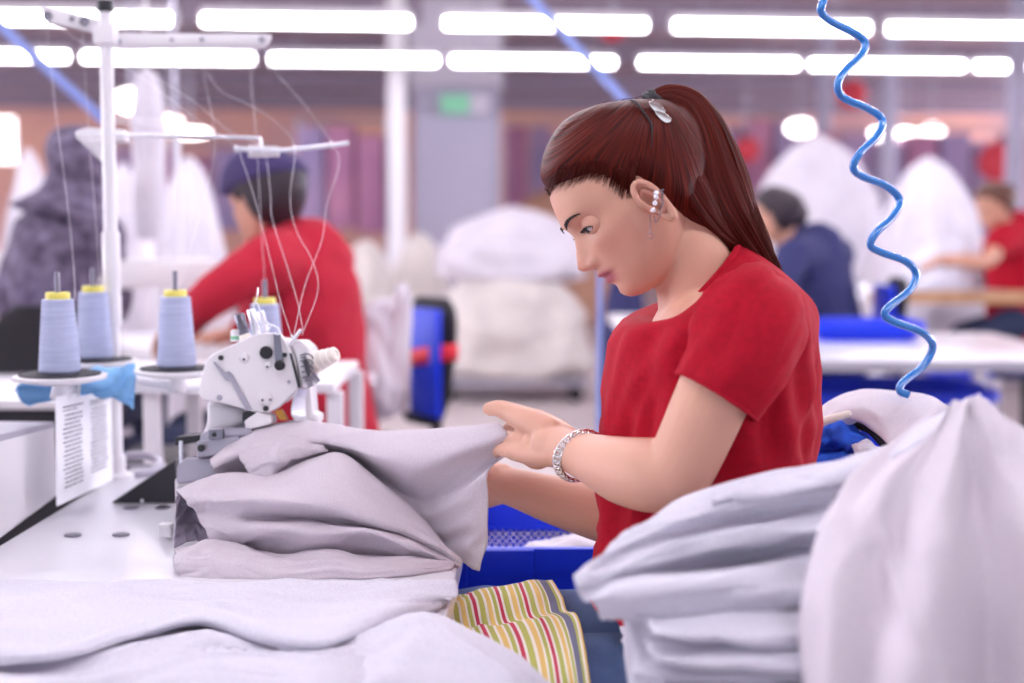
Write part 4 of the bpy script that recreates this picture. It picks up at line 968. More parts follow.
cloth('garment_heap', [[[(596, 596, 1.42), (625, 575, 1.460), (665, 545, 1.490), (710, 525, 1.510), (760, 515, 1.520), (800, 505, 1.520), (850, 495, 1.520), (905, 480, 1.560), (965, 470, 1.640), (1060, 470, 1.580)],
 [(583, 561, 1.36), (600, 540, 1.390), (646, 511, 1.420), (696, 491, 1.450), (755, 480, 1.460), (796, 474, 1.460), (850, 462, 1.460), (900, 445, 1.500), (960, 430, 1.580), (1060, 440, 1.520)],
 [(578, 570, 1.335), (600, 556, 1.350), (648, 530, 1.365), (700, 512, 1.375), (758, 500, 1.380), (800, 495, 1.380), (852, 484, 1.370), (905, 468, 1.420), (965, 455, 1.500), (1060, 465, 1.440)],
 [(577, 578, 1.325), (603, 566, 1.350), (650, 545, 1.357), (702, 528, 1.382), (760, 516, 1.387), (802, 512, 1.387), (855, 503, 1.372), (908, 490, 1.420), (968, 480, 1.490), (1060, 490, 1.430)],
 [(577, 586, 1.305), (604, 574, 1.300), (652, 558, 1.300), (704, 545, 1.305), (762, 536, 1.315), (804, 530, 1.320), (856, 524, 1.310), (910, 512, 1.350), (970, 505, 1.420), (1060, 515, 1.370)],
 [(579, 594, 1.305), (608, 584, 1.310), (655, 570, 1.308), (706, 559, 1.333), (764, 553, 1.348), (806, 552, 1.343), (858, 548, 1.308), (912, 540, 1.350), (972, 535, 1.420), (1060, 540, 1.360)],
 [(586, 602, 1.295), (612, 594, 1.275), (660, 590, 1.255), (708, 585, 1.250), (766, 580, 1.255), (808, 578, 1.255), (860, 578, 1.240), (914, 575, 1.270), (974, 575, 1.340), (1060, 580, 1.310)],
 [(593, 608, 1.305), (620, 607, 1.280), (665, 610, 1.270), (712, 613, 1.265), (768, 614, 1.265), (810, 614, 1.265), (862, 616, 1.240), (916, 620, 1.280), (976, 625, 1.360), (1060, 630, 1.320)],
 [(603, 610, 1.34), (628, 611, 1.330), (672, 615, 1.320), (716, 618, 1.310), (770, 620, 1.310), (812, 620, 1.310), (864, 624, 1.290), (918, 630, 1.330), (978, 640, 1.410), (1060, 650, 1.360)]]], 'pale_jersey', amp=.011, seed=22, wl=(6, 30), n=80, mm=140, label='large rounded heap of pale grey garments in the right foreground', cat_='garment')
cloth('draped_garment', [[
 [(985, 420, 1.42), (1010, 440, 1.42), (1040, 470, 1.40), (1090, 500, 1.36), (1130, 540, 1.3), (1150, 600, 1.25), (1160, 700, 1.2)],
 [(975, 399, 1.35), (1000, 420, 1.34), (1030, 438, 1.30), (1070, 470, 1.25), (1100, 530, 1.2), (1120, 600, 1.15), (1130, 720, 1.1)],
 [(972, 398, 1.325), (990, 430, 1.30), (1005, 465, 1.26), (1025, 510, 1.20), (1045, 570, 1.15), (1050, 640, 1.11), (1050, 740, 1.08)],
 [(969, 400, 1.325), (970, 440, 1.30), (975, 490, 1.27), (980, 540, 1.22), (985, 600, 1.18), (985, 660, 1.16), (985, 750, 1.13)],
 [(965, 402, 1.32), (957, 445, 1.28), (950, 492, 1.22), (940, 545, 1.17), (930, 600, 1.13), (922, 660, 1.10), (915, 750, 1.07)],
 [(960, 404, 1.33), (940, 442, 1.31), (920, 485, 1.26), (900, 535, 1.22), (885, 590, 1.18), (875, 655, 1.15), (870, 750, 1.11)],
 [(955, 406, 1.335), (925, 440, 1.32), (888, 478, 1.27), (855, 525, 1.22), (838, 585, 1.18), (828, 650, 1.15), (822, 750, 1.12)],
 [(950, 408, 1.35), (905, 438, 1.37), (860, 470, 1.33), (828, 520, 1.27), (812, 585, 1.23), (805, 650, 1.20), (800, 750, 1.17)]]], 'grey_jersey', amp=.008, seed=31, wl=(4, 24), n=80, mm=90, label='grey garment draped down from the highest peak of the right heap', cat_='garment')
cloth('draped_garment', [[
 [(968, 404, 1.37), (940, 420, 1.39), (900, 445, 1.42), (850, 468, 1.44), (790, 480, 1.46), (720, 492, 1.45)],
 [(970, 400, 1.34), (935, 418, 1.36), (895, 440, 1.385), (845, 458, 1.40), (785, 474, 1.42), (715, 487, 1.42)],
 [(968, 404, 1.32), (930, 436, 1.32), (885, 462, 1.34), (835, 480, 1.36), (780, 492, 1.38), (712, 500, 1.385)],
 [(962, 416, 1.34), (918, 460, 1.345), (872, 490, 1.37), (825, 506, 1.39), (775, 511, 1.40), (712, 514, 1.40)]]], 'pale_jersey', amp=.005, seed=36, wl=(9, 10), n=36, mm=90, label='pale grey sleeve-like fold running from the peak of the right heap towards the woman', cat_='garment')

# ------------------------------------------------------------------ garments over her chair back
gb = cloth('hanging_garment', [[
 [(800, 480, 2.08), (820, 460, 2.12), (860, 430, 2.16), (900, 430, 2.16), (950, 440, 2.14), (990, 470, 2.1)],
 [(805, 435, 2.04), (822, 415, 2.07), (860, 395, 2.10), (900, 396, 2.10), (940, 410, 2.08), (975, 440, 2.04)],
 [(808, 428, 2.0), (826, 402, 2.02), (862, 390, 2.04), (900, 391, 2.04), (938, 403, 2.02), (970, 430, 1.98)],
 [(812, 428, 1.96), (832, 409, 1.97), (862, 400, 1.97), (898, 404, 1.96), (930, 418, 1.95), (960, 440, 1.93)],
 [(815, 432, 1.95), (838, 416, 1.95), (866, 412, 1.94), (892, 426, 1.92), (920, 440, 1.91), (945, 455, 1.90)],
 [(848, 424, 1.96), (860, 421, 1.945), (880, 436, 1.92), (892, 448, 1.90), (910, 462, 1.89), (930, 478, 1.88)]]], 'grey_jersey', n=44, mm=70, amp=.004, wl=(6, 10), seed=41, label='grey garment arched over the chair back behind the woman', cat_='garment')
cloth('navy_garment', [[
 [(815, 432, 1.985), (845, 420, 1.985), (868, 422, 1.98), (885, 440, 1.96), (892, 452, 1.95)],
 [(818, 440, 1.965), (845, 428, 1.965), (865, 432, 1.955), (880, 446, 1.94), (886, 456, 1.94)]]], 'black_rubber', n=10, mm=20, amp=.002, label='black garment lining showing under the arched grey garment', cat_='garment')
cloth('blue_garment', [[
 [(806, 440, 1.99), (825, 428, 1.99), (845, 424, 1.985), (862, 436, 1.97), (876, 444, 1.96)],
 [(806, 432, 1.95), (826, 425, 1.95), (842, 424, 1.945), (858, 434, 1.935), (870, 442, 1.93)],
 [(806, 446, 1.93), (826, 440, 1.93), (842, 442, 1.925), (856, 448, 1.92), (868, 452, 1.915)],
 [(806, 452, 1.945), (826, 448, 1.945), (842, 452, 1.94), (856, 454, 1.93), (868, 456, 1.93)],
 [(806, 462, 1.92), (826, 458, 1.92), (842, 460, 1.915), (856, 464, 1.91), (868, 466, 1.905)],
 [(806, 485, 1.90), (826, 484, 1.90), (842, 484, 1.89), (856, 484, 1.89), (868, 484, 1.89)]]], 'deep_blue_cloth', n=44, mm=44, amp=.007, wl=(8, 16), seed=44, label='bright blue crumpled garment squeezed between the woman\'s back and the grey garment', cat_='garment')
MB().tube([P(813, 427, 1.925), P(828, 420, 1.92), P(848, 414, 1.92)], [.006, .006, .005], 10, smooth=16, round_=True).build('white_hanger', 'machine_cream', None, label='end of a cream plastic hanger on the blue garment behind the woman', cat_='hanger')
cf_ = cloth('white_cuff', [[[(852, 446, 1.915), (864, 440, 1.915), (880, 446, 1.91), (892, 456, 1.90)], [(856, 456, 1.905), (868, 452, 1.90), (884, 458, 1.895), (896, 464, 1.89)], [(862, 474, 1.90), (874, 470, 1.89), (890, 474, 1.88), (900, 478, 1.88)]]], 'pale_jersey', n=16, mm=24, amp=.004, label='small pale ribbed cuff beside the bright blue garment', cat_='garment')

# ------------------------------------------------------------------ blue crate on a low stool
def crate(name, X0, X1, Y0, Y1, z0, z1, label, holes=True):
    r = empty(name, ((X0+X1)/2, (Y0+Y1)/2, z0), label, 'crate')
    t = .012
    MB().box(((X0+X1)/2, (Y0+Y1)/2, z0+.006), (X1-X0-.002, Y1-Y0-.002, .012)).build('base', 'crate_blue', r, smooth=False)
    # mesh walls: lattice of real openings
    def wall(p0, p1, nm, solid):
        w = MB(); L = (p1-p0).length; ux = (p1-p0).normalized(); nrm = ux.cross(V(0, 0, 1))
        def blk(a0, a1, h0, h1, th=t):
            c = p0+ux*(a0+a1)/2; sz = (abs(ux.x)*(a1-a0)+abs(nrm.x)*th, abs(ux.y)*(a1-a0)+abs(nrm.y)*th, h1-h0)
            w.box((c.x, c.y, (h0+h1)/2), sz)
        if solid:
            blk(0, L, z0, z1-.075); blk(0, L, z1-.072, z1-.035, t*.8); blk(0, L, z1-.035, z1, t*1.2); blk(0, L, z1-.083, z1-.075, t*2)
        else:
            blk(0, L, z0, z1-.125); blk(0, L, z1-.042, z1); blk(0, L, z1-.048, z1-.042, t*1.8)
            nx = int(L/.0125); h = .012
            for i in range(nx+1):
                for s in (1, -1):
                    a = i*L/nx
                    pts = []
                    for k in range(2):
                        aa = a+s*k*.083
                        pts.append((aa, z1-.125+k*.083))
                    if pts[1][0] < 0 or pts[1][0] > L: continue
                    q0, q1 = p0+ux*pts[0][0], p0+ux*pts[1][0]
                    w.tube([V(q0.x, q0.y, pts[0][1]), V(q1.x, q1.y, pts[1][1])], .0026, 4)
        return w.build(nm, 'crate_blue', r, smooth=False)
    wall(V(X0, Y1, 0), V(X1, Y1, 0), 'back_wall', False)
    f = wall(V(X0, Y0, 0), V(X1, Y0, 0), 'front_wall', True)
    wall(V(X0, Y0, 0), V(X0, Y1, 0), 'side_wall', True); wall(V(X1, Y0, 0), V(X1, Y1, 0), 'side_wall', True)
    for x_ in np.linspace(X0+.02, X1-.02, 9): MB().box((x_, Y0-.010, z0+.10), (.008, .010, .17)).build('rib', 'crate_blue', f, smooth=False)
    MB().box(((X0+.105), Y0-.004, z1-.028), (.10, .02, .055), bev=.003).build('corner_block', 'crate_blue', r)
    hp = MB()
    for i, (dx, dz) in enumerate(((0, 0), (.018, .004), (.036, 0), (.009, .013), (.027, -.012), (.0, -.02), (.045, .012))): hp.lathe([(.006, 0), (.006, .004), (.004, .006), (.0005, .006)], V(X0+.19+dx, Y0-.0065, z1-.13+dz), (0, -1, 0), seg=6)
    hp.build('vent_holes', 'pale_jersey', f, label='pale cloth showing through the vent holes')
    return r
cz1 = P(520, 547, 2.12).z; cX0 = P(430, 545, 2.12).x
crate('blue_crate', cX0, cX0+.60, 2.08, 2.42, cz1-.26, cz1, 'open blue plastic crate with mesh sides behind the woman\'s lap, pale cloth inside')
cloth('white_cloth', [[
 [(cX0, 0, 0)]]] if 0 else [[
 [(470, 570, 2.34), (540, 562, 2.36), (600, 540, 2.38), (680, 540, 2.36)], [(470, 562, 2.28), (530, 555, 2.28), (585, 530, 2.30), (680, 530, 2.30)],
 [(470, 552, 2.22), (530, 545, 2.22), (590, 538, 2.22), (680, 540, 2.22)], [(470, 560, 2.16), (530, 556, 2.16), (590, 552, 2.16), (680, 552, 2.16)]]], 'bag_white', n=24, mm=40, amp=.010, wl=(8, 8), seed=51, label='white crumpled cloth lying in the blue crate behind the woman', cat_='cloth')
st = empty('low_stool', (cX0+.3, 2.25, 0), 'low metal stool under the blue plastic crate behind the sewing table', 'stool')
MB().box((cX0+.3, 2.25, cz1-.275), (.5, .30, .025), bev=.004).build('seat', 'machine_grey', st)
for x_ in (.08, .52):
    for y_ in (2.13, 2.37): MB().tube([V(cX0+x_, y_, 0), V(cX0+x_, y_, cz1-.287)], .012, 10).build('leg', 'black_plastic', st)

# ------------------------------------------------------------------ coiled blue air hose
ctl = [(829, -60), (822, -30), (823, 0), (821, 10.5), (830, 21), (854.6, 33), (865, 42), (861.6, 54.5), (844, 72), (837.7, 86), (844, 98), (868.6, 109), (882, 119.5), (877.4, 135), (860, 153), (853.5, 167), (861.6, 176), (886, 186), (899.6, 200), (893, 216), (875.7, 233), (870.8, 245), (880.6, 252), (905, 261), (915.7, 273), (910.5, 289), (889.4, 306.5), (884.8, 315), (894.7, 322), (922.8, 333), (932.6, 347), (922.8, 366), (903.4, 382), (900, 391), (908.7, 395)]
pts = []
for i, (x_, y_) in enumerate(ctl): pts.append(P(x_, y_, 1.98+.022*math.sin((y_-25)/77.5*2*math.pi)))
hs = MB().tube(pts, .0056, 14, smooth=420); hs.build('air_hose', 'hose_blue', None, angle=0, label='glossy blue coiled air hose hanging from above on the right', cat_='hose')
# ------------------------------------------------------------------ background: people
def bperson(label, head, fwd, hair, top, joints, hairmat, cap=None, sc=1.0, legs='dark_denim', longsleeve=True, scarf=False, vox=.013, beard=0):
    """head: world point of the head centre; fwd: facing direction; joints: dict of world points"""
    J = joints; r = empty('person', (J['pelvis'].x, J['pelvis'].y, 0), label, 'person')
    hm_ = frame(fwd, (0, 0, 1) if 'up' not in J else J['up'], head)
    G = apply(hm_, head_grid(50, 48).reshape(-1, 3)*sc); b = MB(); b.add(G.tolist(), head_faces(50, 48))
    b.tube([head-V(0, 0, .06), J['neck'], J['chest']], [.052, .052, .08], 16, smooth=8)
    b.tube([J['chest'], J['pelvis']], [.12, .12], 16, smooth=6, round_=True)
    for s in 'lr':
        if s+'el' in J:
            b.tube([J[s+'sh'], J[s+'el'], J[s+'wr']], [.046, .036, .026], 14, smooth=16, round_=True)
            f = (J[s+'wr']-J[s+'el']).normalized()
            sid = V(0, 0, 1).cross(f).normalized()*(-1 if s == 'l' else 1)
            hand(b, J[s+'wr'], f, V(0, 0, -1), [(.3, .4, .3)]*4, .06, sid, 1.0)
            b.tube([J[s+'wr']+f*.02+sid*.025, J[s+'wr']+f*.05+sid*.045, J[s+'wr']+f*.075+sid*.045-V(0, 0, .015)], [.014, .011, .009], 10, round_=True)
    B = remesh(b, .0055, 2); B.build('body', 'skin_far', r, angle=0)
    # clothing
    c = MB(); up_ = V(0, 0, 1)
    mid = (J['lsh']+J['rsh'])/2
    c.tube([J['neck']-up_*.01, mid+up_*.02, J['chest'], (J['chest']+J['pelvis'])/2, J['pelvis']], [.075, .13, .165, .165, .175], 26, smooth=18, round_=True)
    c.tube([J['lsh'], mid, J['rsh']], [.078, .105, .078], 20, round_=True)
    for s in 'lr':
        if s+'el' in J:
            if longsleeve: c.tube([J[s+'sh'], J[s+'el'], J[s+'wr']], [.075, .058, .045], 18, smooth=16)
            else: c.tube([J[s+'sh'], J[s+'sh'].lerp(J[s+'el'], .6)], [.075, .062], 18)
    Cc = remesh(c, .012, 5); vv = []
    for p in Cc.v:
        p = Vector(p); vv.append(tuple(p+noise.noise_vector(p*9)*.012+noise.noise_vector(p*22)*.004))
    Cc.v = vv; Cc.build('sweater' if longsleeve else 't_shirt', top, r, angle=0)
    # trousers
    if 'lkn' in J:
        t = MB(); t.ell(J['pelvis'], (.16, .18, .12))
        for s in 'lr':
            hip = J['pelvis']+(J[s+'sh']-mid)*.5
            t.tube([hip, J[s+'kn']], [.09, .07], 18, smooth=8, round_=True); t.tube([J[s+'kn'], J[s+'ft']+up_*.06], [.065, .05], 18, smooth=8, round_=True)
        remesh(t, .014, 3).build('trousers', legs, r, angle=0)
        for s in 'lr':
            f = Vector((fwd[0], fwd[1], 0)).normalized(); MB().tube([J[s+'ft']-f*.05+up_*.045, J[s+'ft']+f*.07+up_*.04, J[s+'ft']+f*.17+up_*.03], [.045, .042, .03], 14, smooth=8, round_=True).build('shoe', 'shoe', r)
    # hair
    if hair:
        Gh = head_grid(50, 60, False)/HS; C = np.array([-10, 0, 25.]); Nn = Gh-C; Nn /= np.linalg.norm(Nn, axis=2)[..., None]
        sdv = poly_sd(Gh[..., 0], Gh[..., 2], HPOLY); tt = np.where(sdv > 0, np.clip(sdv/12, 0, 1)*hair, -4)
        Gh = apply(hm_, ((Gh+Nn*tt[..., None])*HS*sc).reshape(-1, 3)); hb = MB(); hb.add(Gh.tolist(), head_faces(50, 60))
        hb.build('hair', hairmat, r, angle=0)
    if cap:
        Gh = head_grid(50, 60, False)/HS; C = np.array([-10, 0, 25.]); Nn = Gh-C; Nn /= np.linalg.norm(Nn, axis=2)[..., None]
        tt = np.where((Gh[..., 2] > 34) & (Gh[..., 0]*.5 < Gh[..., 2]-12), 17, -4.) if not scarf else np.where(poly_sd(Gh[..., 0], Gh[..., 2], [(90, 62), (60, 50), (40, 20), (38, -60), (60, -80), (-140, -80), (-140, 150), (90, 150)]) > 0, 12, -4.)
        Gh = apply(hm_, ((Gh+Nn*tt[..., None])*HS*sc).reshape(-1, 3)); hb = MB(); hb.add(Gh.tolist(), head_faces(50, 60))
        if not scarf:
            g_ = [[hm_ @ Vector(((55+40*q)*HS, (a*.9)*HS*(1-.25*q*q), (52-6*q-abs(a/50)**2*8)*HS)) for a in np.linspace(-50, 50, 14)] for q in (0, .35, .7, 1)]
            hb.grid(g_, False)
        else:
            hb.tube([hm_ @ Vector((-.02, 0, -.02)), J['neck']+V(0, 0, .02), J['chest']+V(0, 0, .09)], [.085, .105, .17], 24, smooth=10)
        hb.build('headscarf' if scarf else 'cap', cap, r, angle=0)
    return r
# woman in red sweater at the next station, back to the camera, turned left
hd_ = P(268, 205, 3.9)
bperson('person in a red sweater and dark purple cap, bent over the next sewing station', hd_, V(-.75, .62, -.30), 12, 'sweater_red',
  dict(neck=P(283, 235, 3.92), chest=P(300, 285, 3.93), pelvis=V(P(315, 400, 3.95).x, 3.95, .58), lsh=P(268, 262, 3.75), rsh=P(330, 262, 4.10),
       lel=P(212, 296, 3.68), lwr=P(180, 326, 3.85), rel=P(285, 330, 4.3), rwr=P(230, 335, 4.25),
       lkn=V(-.95, 3.85, .58), rkn=V(-.95, 4.15, .58), lft=V(-.95, 3.85, 0), rft=V(-.95, 4.15, 0), up=V(-.3, .2, 1)), 'hair_black', cap='cap_purple', sc=1.15)
# hair of that person below the cap
bperson('person in a grey patterned headscarf and loose patterned top, seen from behind at far left', P(76, 172, 4.4), V(-.3, .95, -.1), 0, 'patterned',
  dict(neck=P(72, 205, 4.4), chest=P(66, 250, 4.4), pelvis=V(P(62, 380, 4.4).x, 4.4, .60), lsh=P(34, 236, 4.48), rsh=P(100, 236, 4.32), lel=P(12, 300, 4.5), lwr=P(20, 320, 4.75), rel=P(112, 300, 4.48), rwr=P(100, 318, 4.7),
       lkn=V(-1.55, 4.85, .60), rkn=V(-1.25, 4.85, .60), lft=V(-1.55, 4.88, 0), rft=V(-1.25, 4.88, 0)), None, cap='patterned', scarf=True, sc=1.05)
bperson('person with a dark hair bun in a navy jacket, seated beyond the white table', P(778, 218, 5.9), V(-.8, .55, -.15), 9, 'navy',
  dict(neck=P(793, 240, 5.95), chest=P(815, 282, 6.0), pelvis=V(P(830, 340, 6.0).x, 6.0, .62), lsh=P(795, 256, 5.8), rsh=P(838, 256, 6.2), lel=P(772, 300, 5.7), lwr=P(750, 318, 5.8), rel=P(820, 310, 6.4), rwr=P(780, 318, 6.4),
       lkn=V(.95, 5.9, .58), rkn=V(.95, 6.2, .58), lft=V(.95, 5.9, 0), rft=V(.95, 6.2, 0)), 'hair_black')
MB().ell(P(797, 214, 5.95), (.05, .05, .055)).build('hair_bun', 'hair_black', [o for o in bpy.data.objects if o.name.startswith('person') and 'navy jacket' in o.get('label', '')][0])
bperson('short-haired person in a red T-shirt reaching over the wooden table at far right', P(997, 208, 6.9), V(-.93, -.2, -.35), 8, 'tee_red',
  dict(neck=P(1008, 226, 6.95), chest=P(1020, 262, 7.0), pelvis=V(P(1024, 330, 7.0).x, 7.0, .70), lsh=P(1004, 240, 6.8), rsh=P(1030, 240, 7.2), lel=P(985, 262, 6.6), lwr=P(955, 262, 6.6), rel=P(1000, 262, 7.1), rwr=P(962, 258, 7.1),
       lkn=V(2.25, 6.85, .62), rkn=V(2.25, 7.1, .62), lft=V(2.35, 6.85, 0), rft=V(2.35, 7.1, 0)), 'hair_brown', longsleeve=False)

# ------------------------------------------------------------------ background furniture
def table(x, y, w, d, h, label, top='white_table', rot=0, name='work_table', thick=.03, leg='white_metal', edge=None):
    r = empty(name, (0, 0, 0), label, 'table')
    MB().box((0, 0, h-thick/2), (w, d, thick), bev=.004).build('tabletop', top, r)
    if edge: MB().box((0, -d/2-.006, h-thick/2), (w, .012, thick+.004)).build('edge_strip', edge, r)
    for sx_ in (-1, 1):
        for sy_ in (-1, 1): MB().box((sx_*(w/2-.06), sy_*(d/2-.06), (h-thick)/2), (.05, .05, h-thick), bev=.004).build('leg', leg, r)
        MB().box((sx_*(w/2-.06), 0, .18), (.03, d-.12, .03)).build('rail', leg, r)
    r.location = (x, y, 0); r.rotation_euler.z = rot
    return r
table(-1.05, 4.35, 1.3, .62, .76, 'white sewing table in front of the person in the red sweater')
table(1.36, 5.15, 1.15, 1.15, .75, 'white table with grey edge behind the woman\'s back, by the coiled hose', edge='machine_grey')
table(2.72, 7.3, 2.0, .95, .86, 'pale table with a wooden edge where the far right person works', edge='wood_edge', thick=.06)
table(-1.75, 5.3, 1.1, .6, .76, 'white table at far left before the person in the headscarf')
table(3.3, 9.6, 2.4, .9, .8, 'grey-topped cutting table beyond the far right person', top='machine_grey')
# frame rail seen at left behind the cones
fr = empty('metal_rack', (-.80, 3.05, 0), 'white tubular rack frame standing behind the thread cones', 'rack')
za = P(150, 372, 3.05).z
MB().box((P(225, 372, 3.05).x, 3.05, za-.01), (.52, .45, .02), bev=.003).build('shelf', 'white_metal', fr)
for px in (172, 345):
    for y_ in (2.86, 3.24): MB().box((P(px, 372, 3.05).x, y_, (za-.02)/2), (.032, .032, za-.02), bev=.003).build('upright', 'white_metal', fr)
# chairs
def chair(x, y, rot, label, ribbon=False, shell='navy', back=True):
    r = empty('office_chair', (0, 0, 0), label, 'chair')
    MB().box((0, 0, .47), (.44, .44, .07), bev=.03).build('seat', shell, r)
    pb_ = MB(); out = []
    for i in range(15):
        t = i/14; z_ = .56+.40*t; w = .17*(1-.35*(2*t-1)**4)*(1 if 0 < i < 14 else .8); out.append([V(-.21-.05*t+.022*math.copysign(abs(math.cos(a))**.8, math.cos(a)), w*math.copysign(abs(math.sin(a))**.7, math.sin(a)), z_) for a in [2*math.pi*k/24 for k in range(24)]])
    if back: pb_.rings(out).build('backrest', 'black_rubber', r)
    if back: MB().box((-.20, 0, .76), (.02, .30, .34), bev=.009).build('back_cushion', 'crate_blue', r)
    if back: MB().tube([V(-.05, 0, .43), V(-.24, 0, .44), V(-.27, 0, .55), V(-.26, 0, .75)], .018, 10, smooth=14).build('back_bracket', 'black_plastic', r)
    MB().tube([V(0, 0, .10), V(0, 0, .44)], .025, 14).build('column', 'black_plastic', r)
    for k in range(5):
        a = 2*math.pi*k/5+.3; e = V(.28*math.cos(a), .28*math.sin(a), .07); l = MB().tube([V(0, 0, .11), e], [.025, .016], 10).build('leg', 'black_plastic', r)
        MB().ell(e-V(0, 0, .043), (.024, .024, .026), seg=12, rings=8).build('caster', 'black_rubber', l)
    if ribbon:
        rb = MB(); out = []
        for i in range(33):
            a = 2*math.pi*i/32; cx, cy = -.235+.052*math.cos(a), .18*math.sin(a); zc = .77+.03*math.sin(a); out.append([V(cx, cy, zc-.026), V(cx, cy, zc+.026)])
        rb.grid(out, False); o = rb.build('ribbon', 'ribbon_red', None, thick=.003, angle=0, recalc=False)
        o.location = (0, 0, 0); o.data.transform(Matrix.Translation(-V(0, 0, 0)))
        bpy.data.objects.remove(o)
        rb.build('ribbon', 'ribbon_red', r, thick=.003, angle=0, recalc=False, label='bright red tape tied round the backrest')
    r.location = (x, y, 0); r.rotation_euler.z = rot; return r
cx_ = P(424, 360, 4.4)
chair(cx_.x-.20, 4.4, R(212), 'empty office chair with blue and black back and red tape tied round it', True)
chair(P(315, 400, 3.95).x+.02, 3.97, R(180), 'backless dark work seat under the person in the red sweater', back=False)
chair(-1.39, 4.38, R(100), 'dark work chair under the person in the headscarf')
chair(P(830, 340, 6.0).x+.03, 6.0, R(180), 'dark work chair under the person in the navy jacket')
chair(2.55, 7.0, R(180), 'dark work chair under the far right person in the red T-shirt')
# a small garment left on the empty chair's back
cloth('speckled_garment', [[[(350, 330, 4.3), (375, 300, 4.32), (405, 285, 4.35)], [(352, 350, 4.22), (380, 318, 4.25), (412, 300, 4.28)], [(356, 400, 4.2), (384, 380, 4.2), (410, 372, 4.22)], [(350, 425, 4.3), (384, 418, 4.26), (410, 412, 4.25)]]], 'bag_white', n=24, mm=24, amp=.03, wl=(8, 8), seed=3, label='white crumpled garment on the empty chair with the red tape', cat_='garment')

dk = empty('motor_box', (P(156, 420, 3.45).x, 3.45, 0), 'black motor cabinet in the shade behind the white tubular rack', 'cabinet')
MB().box((P(156, 420, 3.45).x, 3.45, .34), (.20, .3, .60), bev=.02).build('body', 'black_plastic', dk); MB().box((P(156, 420, 3.45).x, 3.45, .02), (.24, .34, .04), bev=.006).build('plinth', 'machine_grey', dk)
dk2 = empty('dark_box', (P(15, 400, 3.2).x, 3.2, 0), 'black box filling the dark patch at the left edge behind the white box unit', 'cabinet')  # stand-in box put there to fill the dark patch with black
MB().box((P(15, 400, 3.2).x, 3.2, .42), (.34, .4, .78), bev=.02).build('body', 'black_rubber', dk2); MB().box((P(15, 400, 3.2).x, 3.2, .82), (.36, .42, .02), bev=.004).build('top_panel', 'white_metal', dk2); MB().box((P(15, 400, 3.2).x, 3.2, .015), (.30, .36, .03)).build('plinth', 'machine_grey', dk2)
# background sewing machines (white, simple but whole)
def sewing_machine(x, y, z, rot, label, s=1.0):
    r = empty('sewing_machine', (0, 0, 0), label, 'sewing machine')
    MB().box((0, 0, .02*s), (.5*s, .18*s, .04*s), bev=.006).build('bed', 'machine_white', r)
    MB().box((.18*s, 0, .16*s), (.12*s, .13*s, .26*s), bev=.02).build('pillar', 'machine_white', r)
    MB().box((-.02*s, 0, .28*s), (.44*s, .12*s, .09*s), bev=.02).build('arm', 'machine_white', r)
    MB().box((-.22*s, 0, .22*s), (.07*s, .12*s, .16*s), bev=.015).build('head', 'machine_white', r)
    MB().tube([V(-.22*s, 0, .15*s), V(-.22*s, 0, .045*s)], .006, 8).build('needle_bar', 'chrome', r)
    MB().lathe([(.055*s, 0), (.06*s, .005), (.06*s, .03*s), (.02*s, .035*s)], V(.24*s, 0, .27*s), (1, 0, 0)).build('handwheel', 'black_plastic', r)
    MB().tube([V(.1*s, .07*s, .30*s), V(.1*s, .07*s, .75*s), V(-.1*s, .02*s, .75*s)], .006, 8).build('thread_arm', 'white_metal', r)
    r.location = (x, y, z); r.rotation_euler.z = rot; return r
m1 = sewing_machine(-1.12, 4.42, .76, R(20), 'white sewing machine on the table before the person in the red sweater')
sewing_machine(-1.95, 5.3, .76, R(0), 'white sewing machine on the far left table')
# white dust bag / hanging column at left, behind the pole
q = P(140, 120, 4.6)
hb_ = MB(); pr = [(k[0]*.55, k[1]*.55) for k in [(.02, 0), (.09, .01), (.10, .2), (.095, .45), (.105, .7), (.085, .9), (.05, 1.0), (.01, 1.02)]]
hb_.lathe(pr, V(q.x, 4.75, P(0, 240, 4.75).z), seg=24).build('filter_bag', 'bag_white', None, label='tall pale cylindrical filter bag hanging behind the white thread stand pole', cat_='bag')
MB().tube([V(q.x, 4.75, P(0, 240, 4.75).z+.56), V(q.x, 4.75, 3.38)], .006, 8).build('hanging_cable', 'white_metal', None, label='thin cable holding up the pale filter bag', cat_='cable')
# heaps of white garments / bags
def mound(px0, px1, pyt, pyb, d, label, m='bag_white', seed=0, name='garment_bag', dep=.8, grp=None, z0=None, box=0):
    a, b_ = P(px0, 300, d), P(px1, 300, d); zt = P(512, pyt, d).z; zb = P(512, pyb, d).z if z0 is None else z0
    zb = max(zb, 0); cx = (a.x+b_.x)/2; w = (b_.x-a.x)/2; out = []; mb = MB(); n = 26
    for i in range(n+1):
        t = i/n; z_ = zb+(zt-zb)*t
        k = (1-t**(3.2 if box else 2.7))**(.5 if box else .55) if t < 1 else .04
        k = max(k, .05)
        if t < .08: k *= .86+t*1.75
        rg = []
        for j in range(48):
            an = 2*math.pi*j/48; pw_ = .6 if box else .85; c_, s_ = math.copysign(abs(math.cos(an))**pw_, math.cos(an)), math.copysign(abs(math.sin(an))**pw_, math.sin(an))
            f = 1+.20*noise.noise(Vector((math.cos(an)*2+seed, math.sin(an)*2, t*3+seed)))+.10*noise.noise(Vector((math.cos(an)*6+seed, math.sin(an)*6, t*8)))
            rg.append(V(cx+w*k*c_*f, d+dep/2*k*s_*f, z_+.03*noise.noise(Vector((an*1.0, t*5, seed)))*(1 if 0 < t else 0)))
        out.append(rg)
    mb.rings(out); return mb.build(name, m, None, angle=0, label=label, cat_='garment pile', group=grp, kind=None)
